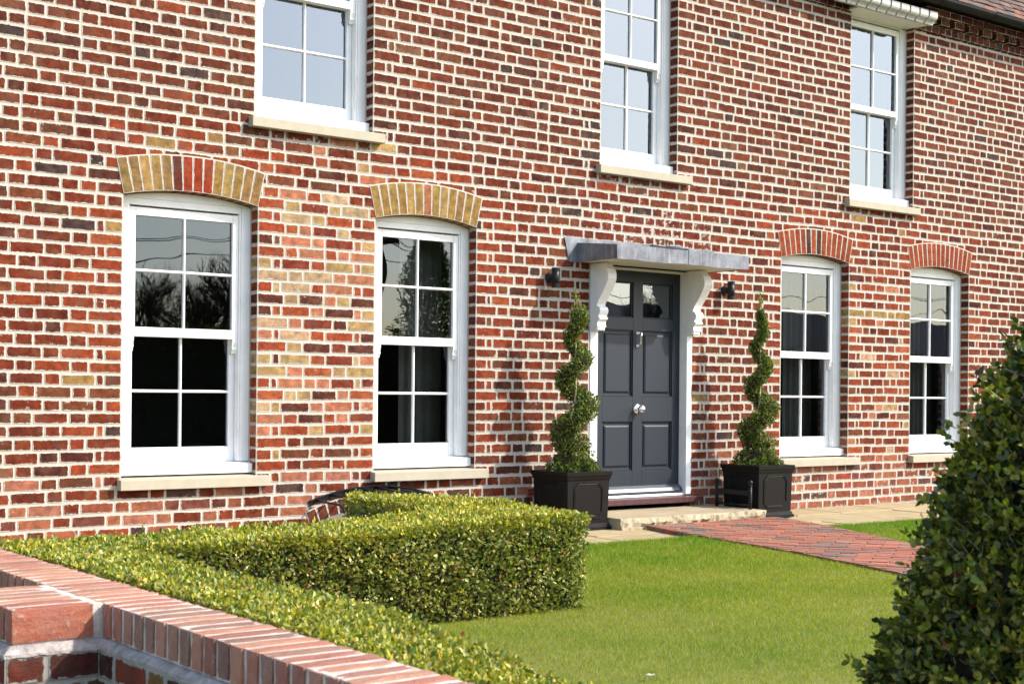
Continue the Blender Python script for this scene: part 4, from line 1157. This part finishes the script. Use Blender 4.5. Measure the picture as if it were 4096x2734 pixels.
sheet("road", -250, 300, -16.0, -9.6, -.040, simple("asphalt", (.05, .05, .052), .9, .2, nscale=30, var=.2, bumps=.4, bscale=120))
sheet("verge", -250, 1.5, -9.6, -.01, -.050, simple("gravel_verge", (.20, .18, .14), .95, .1, nscale=40, var=.4, bumps=.8, bscale=90, bdist=.01))
sheet("lawn_ground", 1.75, 16, -7.8, -1.46, .022, M_LAWN)
sheet("hedge_bed", 1.75, 4.7, -3.9, -.012, .002, M_SOIL)

def grass():
    # blades only where the photograph can see them: the lawn left of the path and the strip right of it
    def region(n, x0, x1, y0, y1):
        x = rs.uniform(x0, x1, n); y = rs.uniform(y0, y1, n); return x, y
    X = []; Y_ = []
    def ok(x, y):
        pl = path_l(y); pr = path_r(y)
        on = (x > pl-.005) & (x < pr+.01)
        hb = (x < 4.6) & (y > -3.66); ha = x < 2.15
        # camera frustum (with a margin)
        dx, dy = x, y+9; dep = .6074*dx+.7944*dy; lat = .7944*dx-.6074*dy
        vis = (dep > 3.5) & (lat/dep > -.38) & (lat/dep < .46)
        return ~on & ~hb & ~ha & (y < -1.455+.012*np.sin(x*14)) & vis
    for (n, x0, x1, y0, y1) in ((1150000, 2.1, 12.0, -7.4, -1.44),):
        x, y = region(n, x0, x1, y0, y1); k = ok(x, y)
        # thin out with distance
        dep = .6074*x+.7944*(y+9); keep = rs.rand(n) < np.clip(1.35*(6.0/dep)**1.1, .35, 1.0)
        k &= keep; X.append(x[k]); Y_.append(y[k])
    x = np.concatenate(X); y = np.concatenate(Y_); n = len(x)
    dep = .6074*x+.7944*(y+9)
    patch = .5+.5*(np.sin(x*2.1+np.sin(y*1.7)*1.4)*np.cos(y*2.6+.7*np.sin(x*3.1)))
    fine = .5+.5*np.sin(x*11+2*np.sin(y*7))*np.cos(y*13+np.sin(x*9))
    edge = np.exp(-np.abs(y+1.6)/.5)
    lush = np.clip(patch*.6+fine*.25+edge*.7+((x-2.75)**2+(y+5.75)**2 < .07)*1.2, 0, 1.3)
    h = (.007+.010*rs.rand(n)+.011*lush)*(1+.8*((x-2.75)**2+(y+5.75)**2 < .05))
    w_ = .0021*np.clip(dep/6, .85, 1.5)*rs.uniform(.7, 1.3, n)
    th = rs.uniform(0, 2*np.pi, n); lean = rs.uniform(.2, 1.3, n)*h; la = rs.uniform(0, 2*np.pi, n)
    ax, ay = np.cos(th)*w_/2, np.sin(th)*w_/2
    dry = np.array([.34, .33, .12]); green = np.array([.17, .25, .03]); lu = np.array([.10, .215, .018])
    t = np.clip(lush, 0, 1)[:, None]; c = green*(1-t)+lu*t; mixd = (rs.rand(n) < (.30*(1-np.clip(lush, 0, 1))+.05))[:, None]
    yel = np.array([.235, .275, .045]); c = c*(t*.8+.2)+yel*(1-t)*.8
    c = np.where(mixd, dry, c)*rs.uniform(.6, 1.45, (n, 1))*np.array([.98, .95, .36])
    str_ = rs.rand(n) < .012; h[str_] += .014; c[str_] = np.array([.42, .40, .20])
    v = np.zeros((n, 3, 3)); v[:, 0] = np.stack([x-ax, y-ay, np.zeros(n)+.018], 1); v[:, 1] = np.stack([x+ax, y+ay, np.zeros(n)+.018], 1)
    v[:, 2] = np.stack([x+np.cos(la)*lean, y+np.sin(la)*lean, h+.021], 1)
    f = np.arange(n*3).reshape(n, 3)
    o = quadmesh("lawn_grass", v.reshape(-1, 3), f, np.repeat(c, 3, 0), M_GRASS)
    tag(o, "short mown green lawn in front of the house", "grass", kind="stuff")
    return n
grass()
# fallen leaf and litter
for (x_, y_, col_, lb) in ((4.95, -2.75, (.30, .07, .03), "small dead red brown leaf lying on the lawn"), (3.55, -5.2, (.5, .47, .35), "pale dead daisy like leaf rosette lying on the lawn near the front")):
    bm = nb()
    for k in range(5):
        a_ = k*1.26; p = Vector((x_, y_, .045)); q = p+Vector((math.cos(a_)*.022, math.sin(a_)*.022, .004)); s_ = Vector((-math.sin(a_)*.006, math.cos(a_)*.006, 0))
        bm.faces.new([bm.verts.new(u_) for u_ in (p, (p+q)/2+s_, q, (p+q)/2-s_)])
    tag(obj("fallen_leaf", bm, simple("dead_leaf", col_, .8)), lb, "leaf")

# ------------------------------------------------------------------ garden wall
gw = tag(empty("garden_wall", (1.63, -5.0, 0)), "low brick garden wall with brick on edge coping and a pier", "wall")
M_MORT = simple("wall_mortar", (.50, .445, .38), .95, .15, nscale=18, var=.22, bumps=.9, bscale=55, bdist=.006)
m, N, L, P = newmat("coping_brick"); pos = geopos(N); ca = attr(N, "bcol")
mp = N.new("ShaderNodeMapping"); mp.inputs["Scale"].default_value = (9, 40, 22); L.new(pos, mp.inputs[0])
n1 = noise(N, L, 1, 5, .6, mp.outputs[0]); n2 = noise(N, L, 60, 5, .65, pos); n3 = noise(N, L, 7, 4, .6, pos)
c = mixc(N, L, maprange(N, L, n1.outputs[0], .4, .72, 0, .5), ca.outputs["Color"], (.33, .20, .13)); c = mixc(N, L, maprange(N, L, n3.outputs[0], .50, .68, 0, .35), c, (.24, .085, .065))
c = mixc(N, L, maprange(N, L, n2.outputs[0], .60, .70, 0, .5), c, (.40, .35, .30)); c = mixc(N, L, maprange(N, L, n2.outputs[0], .28, .38, .7, 0), c, (.08, .045, .035))
L.new(c, P.inputs["Base Color"]); P.inputs["Roughness"].default_value = .9; h = math_(N, L, 'ADD', n2.outputs[0], n1.outputs[0]); L.new(bump(N, L, h, .9, .006), P.inputs["Normal"]); M_COP = m
CPC = [lin(208, 144, 112), lin(198, 126, 98), lin(216, 158, 124), lin(186, 114, 92), lin(198, 140, 112), lin(164, 120, 98), lin(212, 150, 116)]
def rough_brick(V, F_, Cc, x0, x1, y0, y1, z0, z1, c):
    """brick with bevelled, irregular edges"""
    bm = nb(); vs = box(bm, x0, x1, y0, y1, z0, z1)
    bmesh.ops.subdivide_edges(bm, edges=[e for e in bm.edges], cuts=3, use_grid_fill=True)
    ex = .5*np.array([x1-x0, y1-y0, z1-z0]); ce = np.array([(x0+x1)/2, (y0+y1)/2, (z0+z1)/2])
    for v in bm.verts:
        q = (np.array(v.co)-ce); s_ = np.abs(np.abs(q)-ex) < 1e-4
        if s_.sum() >= 2: 
            k_ = R(.0015, .0045); 
            for i in range(3):
                if s_[i]: v.co[i] -= math.copysign(k_, q[i])
        v.co.x += R(-.0007, .0007); v.co.y += R(-.0007, .0007); v.co.z += R(-.0006, .0006)
    b = len(V); bm.verts.index_update()
    for v in bm.verts: V.append(tuple(v.co)); Cc.append((*c, 1))
    for f in bm.faces: F_.append(tuple(b+v.index for v in f.verts))
    bm.free()
def cbuild(name, V, F_, Cc, mat, parent):
    me = bpy.data.meshes.new(name); me.from_pydata(V, [], F_); a = me.attributes.new("bcol", 'FLOAT_COLOR', 'POINT'); a.data.foreach_set("color", np.array(Cc, 'f').ravel())
    me.materials.append(mat); o = bpy.data.objects.new(name, me); COL.objects.link(o); rel(o, parent); return o
V, F_, Cc = [], [], []
y = -7.6; ymax = -.30
WX0, WX1, WZ0, WZ1 = 1.521, 1.736, .368, .464
while y < ymax:
    w_ = .0735; c = np.array(CPC[rnd.randrange(len(CPC))])*R(.46, .66)
    dx = R(-.003, .003)
    rough_brick(V, F_, Cc, WX0+dx, WX1+dx, y+.0078, y+w_-.0078, WZ0+R(-.002, .002), WZ1+R(-.001, .001), tuple(c)); y += w_
cbuild("coping_bricks", V, F_, Cc, M_COP, gw)
bm = nb(); box(bm, WX0+.009, WX1-.009, -7.6, ymax, WZ0-.01, WZ1-.0034); obj("coping_mortar", bm, M_MORT, gw)
# pier
pr = empty("pier", (1.39-1.63, -4.87+5.0, 0), gw)
V, F_, Cc = [], [], []
PX0, PX1, PY0, PY1 = 1.268, 1.500, -5.112, -4.632
y = PY0
for k in range(7):
    w_ = (PY1-PY0)/7*1.0 if k else .066
    c = np.array(CPC[rnd.randrange(len(CPC))])*R(.46, .62)
    if k == 0: c = np.array(lin(190, 104, 76))*.55
    y2 = PY0+(PY1-PY0)*(k+1)/7
    rough_brick(V, F_, Cc, PX0, PX1, y+.0078*(k > 0), y2-.0078, WZ0+R(-.001, .001), WZ1+R(-.001, .001), tuple(c)); y = y2
cbuild("pier_coping_bricks", V, F_, Cc, M_COP, pr)
bm = nb(); box(bm, PX0+.009, WX0+.012, PY0+.009, PY1-.009, WZ0-.008, WZ1-.0034)
obj("pier_mortar", bm, M_MORT, pr)
# mortar ledges (flaunching) under the copings
bm = nb()
prism(bm, [(WX0+.02, WZ0-.001), (WX0-.002, WZ0-.004), (WX0-.020, WZ0-.018), (WX0-.020, WZ0-.027), (WX0+.02, WZ0-.027)], -7.6, PY0-.003, 'Y')
prism(bm, [(WX0+.02, WZ0-.001), (WX0-.002, WZ0-.004), (WX0-.020, WZ0-.018), (WX0-.020, WZ0-.027), (WX0+.02, WZ0-.027)], PY1+.003, ymax, 'Y')
vs = []
q = [bm.verts.new(p) for p in ((PX0-.004, PY0-.002, WZ0-.003), (WX0+.01, PY0-.002, WZ0-.003), (WX0+.01, PY1+.002, WZ0-.003), (PX0-.004, PY1+.002, WZ0-.003))]
q2 = [bm.verts.new(p) for p in ((PX0-.028, PY0-.026, WZ0-.022), (WX0+.01, PY0-.026, WZ0-.022), (WX0+.01, PY1+.026, WZ0-.022), (PX0-.028, PY1+.026, WZ0-.022))]
q3 = [bm.verts.new((v.co.x, v.co.y, WZ0-.030)) for v in q2]
for A_, B_ in ((q, q2), (q2, q3)):
    for i in range(4): bm.faces.new((A_[i], A_[(i+1) % 4], B_[(i+1) % 4], B_[i]))
bm.faces.new(q); bmesh.ops.recalc_face_normals(bm, faces=bm.faces[:])
bmesh.ops.subdivide_edges(bm, edges=[e for e in bm.edges if e.calc_length() > .1], cuts=14)
for v in bm.verts: v.co += Vector((R(-.002, .002), R(-.002, .002), R(-.002, .002)))
obj("mortar_ledge", bm, simple("pale_mortar", (.34, .30, .27), .95, .15, nscale=22, var=.38, bumps=1.0, bscale=38, bdist=.012), gw)
# brick faces below
G_ = Cells(); crs = .083
WALLC = [(4, (150, 70, 56)), (3, (120, 60, 54)), (2, (130, 92, 70)), (1.5, (96, 66, 60)), (1.2, (176, 150, 84)), (1, (176, 84, 62))]
def face(p0, p1, z_hi, z_lo):
    p0 = Vector((*p0, 0)); p1 = Vector((*p1, 0)); d = (p1-p0); Lw = d.length; d.normalize(); k = 0; z = z_hi
    while z > z_lo:
        za, zb = z-crs, z; zc = (za+zb)/2; x = -(k % 2)*.12; alt = k % 2
        while x < Lw:
            wd = .225 if alt else .115; alt = not alt
            xa, xb = max(0, x), min(Lw, x+wd); xc = x+wd/2; x += wd
            if xb-xa < .02: continue
            c = pick(WALLC); c = tuple(v*.85 for v in c); t_ = R(-.02, .02)
            pts = [p0+d*xa+Vector((0, 0, za)), p0+d*xb+Vector((0, 0, za)), p0+d*xb+Vector((0, 0, zb)), p0+d*xa+Vector((0, 0, zb))]
            G_.add([tuple(v) for v in pts], [(u_-xc, v_-zc+t_*(u_-xc)) for u_, v_ in ((xa, za), (xb, za), (xb, zb), (xa, zb))], (wd/2-.010, crs/2-.010), c)
        z -= crs; k += 1
fx = WX0-.019
face((fx, PY0-.024), (fx, -7.6), WZ0-.026, -.06); face((fx, ymax), (fx, PY1+.024), WZ0-.026, -.06)
face((PX0-.025, PY0-.023), (fx, PY0-.023), WZ0-.026, -.06); face((PX0-.025, PY1+.023), (PX0-.025, PY0-.023), WZ0-.026, -.06); face((fx, PY1+.023), (PX0-.025, PY1+.023), WZ0-.026, -.06)
face((WX1-.004, -7.6), (WX1-.004, ymax), WZ0-.005, -.06); face((WX1-.004, ymax), (fx, ymax), WZ0-.005, -.06); face((fx, -7.6), (WX1-.004, -7.6), WZ0-.005, -.06)
G_.build("brickwork", M_WALLB, gw)

# ------------------------------------------------------------------ across the road: what the window panes mirror
def bare_tree(x, y, h, seed, label, name="bare_tree", spread=.55):
    rr_ = random.Random(seed); t = tag(empty(name, (x, y, -.06)), label, "tree", "bare trees across the road")
    bmT = nb(); bmC = nb()
    def grow(p, d, ln, rad, lv):
        n = 4; pts = [p]; q = p.copy(); dd = d.copy()
        for i in range(n):
            dd = (dd+Vector((rr_.gauss(0, .10), rr_.gauss(0, .10), rr_.gauss(.03, .06)))).normalized(); q = q+dd*ln/n; pts.append(q.copy())
        tube(bmT if lv == 0 else bmC, pts, [rad*(1-.5*i/n) for i in range(n+1)], 6 if lv < 2 else 3, False)
        if lv >= 4: return
        kids = 7 if lv < 3 else 6
        for i in range(kids):
            s = rr_.uniform(.35, 1.0); k = min(n-1, int(s*n)); b = pts[k].lerp(pts[k+1], s*n-k if s < 1 else 1)
            nd = (dd+Vector((rr_.gauss(0, spread), rr_.gauss(0, spread), rr_.gauss(.25, .25)))).normalized(); grow(b, nd, ln*rr_.uniform(.55, .75), rad*.45, lv+1)
    grow(Vector((x, y, -.06)), Vector((0, 0, 1)), h*.36, h*.022, 0)
    obj("trunk", bmT, M_BARK, t); obj("crown", bmC, M_BARK, t)
spots_ = [(16.6, -31, 7.4), (18.9, -30, 6.9), (21.3, -32, 7.0), (36.5, -30.5, 7.4), (33.0, -33, 4.8), (40.5, -34, 6.0)]
lbs = ["leftmost bare tree mirrored in the first window", "second bare tree mirrored in the first window", "small bare tree beside the conifer across the road", "tall bare tree mirrored in the door glass", "short bare tree left of the tall one across the road", "bare tree farthest right across the road"]
for i, (x, y, h) in enumerate(spots_): bare_tree(x, y, h, 40+i, lbs[i])
t = tag(empty("conifer_tree", (26.5, -30, -.06)), "dark evergreen tree mirrored in the second window", "tree")
n = 17000; zz2 = rs.rand(n)**1.1*6.3+.4; rmax = np.interp(zz2, [0, 1, 4.5, 6.7], [1.2, 1.3, .9, .15]); th = rs.uniform(0, 2*np.pi, n); rr2 = rmax*np.sqrt(rs.rand(n))*(1+.25*np.sin(th*4+zz2*2.2))
p = np.stack([26.5+rr2*np.cos(th), -30+rr2*np.sin(th), zz2-.06], 1); d = unit(np.stack([np.cos(th), np.sin(th), np.full(n, -.1)], 1)+rs.normal(0, .4, (n, 3)))
v, f, cc = leaves(p, d, .13, .05, colmix(n, DARKC)*1.6, .8, .2); quadmesh("crown", v, f, cc, M_LEAF, t)
bm = nb(); tube(bm, [(26.5, -30, -.06), (26.5, -30, 3), (26.5, -30, 6.3)], [.16, .11, .03], 10); obj("trunk", bm, M_BARK, t)
t = tag(empty("utility_pole", (27.7, -35, -.06)), "dark wooden utility pole with wires across the road", "utility pole")
bm = nb(); tube(bm, [(27.7, -35, -.06), (27.7, -35, 7.2)], [.17, .13], 12); obj("pole", bm, M_BARK, t)
bm = nb(); box(bm, 26.9, 28.5, -35.06, -34.94, 6.6, 6.72, .005); obj("crossarm", bm, M_BARK, t)
for k, (dz_, dx_) in enumerate(((6.7, -.7), (6.7, .7), (6.1, 0))):
    bm = nb(); tube(bm, [(27.7+dx_+(xx-27), -35+dx_*.2, dz_-1.1*math.sin(math.pi*((xx+15) % 42)/42)) for xx in np.linspace(-15, 95, 80)], .018, 4); obj("wire", bm, M_BLACK, t)
# barn
t = tag(empty("barn", (64, -46, 0)), "long low barn with dark roof mirrored in the right windows", "building")
bm = nb(); box(bm, 46, 84, -50, -42, -.06, 3.0); obj("wall", bm, simple("dark_weatherboard", (.05, .04, .035), .9, .1, nscale=3, var=.3), t)
bm = nb(); prism(bm, [(-41.6, 2.95), (-46, 5.9), (-50.4, 2.95)], 45.7, 84.3, 'X'); obj("roof", bm, simple("dark_slate_roof", (.05, .048, .05), .8, .2, nscale=2, var=.3), t)
# unseen hedge beyond the road, added to blacken the lower pane reflections
n = 90000; hx = rs.uniform(2, 92, n); hz = rs.rand(n)*2.45; hy = -18.2-rs.rand(n)*.8
v, f, cc = leaves(np.stack([hx, hy, hz-.06+.12*np.sin(hx*2.1)], 1), np.tile([0, 1., .3], (n, 1)), .10, .06, colmix(n, DARKC), .9, .3)
fh = tag(empty("reflection_hedge", (45, -18.6, 0)), "long dark unseen hedge across the road, added to blacken the lower pane reflections", "hedge")
quadmesh("foliage", v, f, cc, M_LEAF, fh)
bm = nb(); box(bm, 2, 92, -19.0, -18.35, -.06, 2.3); obj("twigs", bm, M_TWIG, fh)
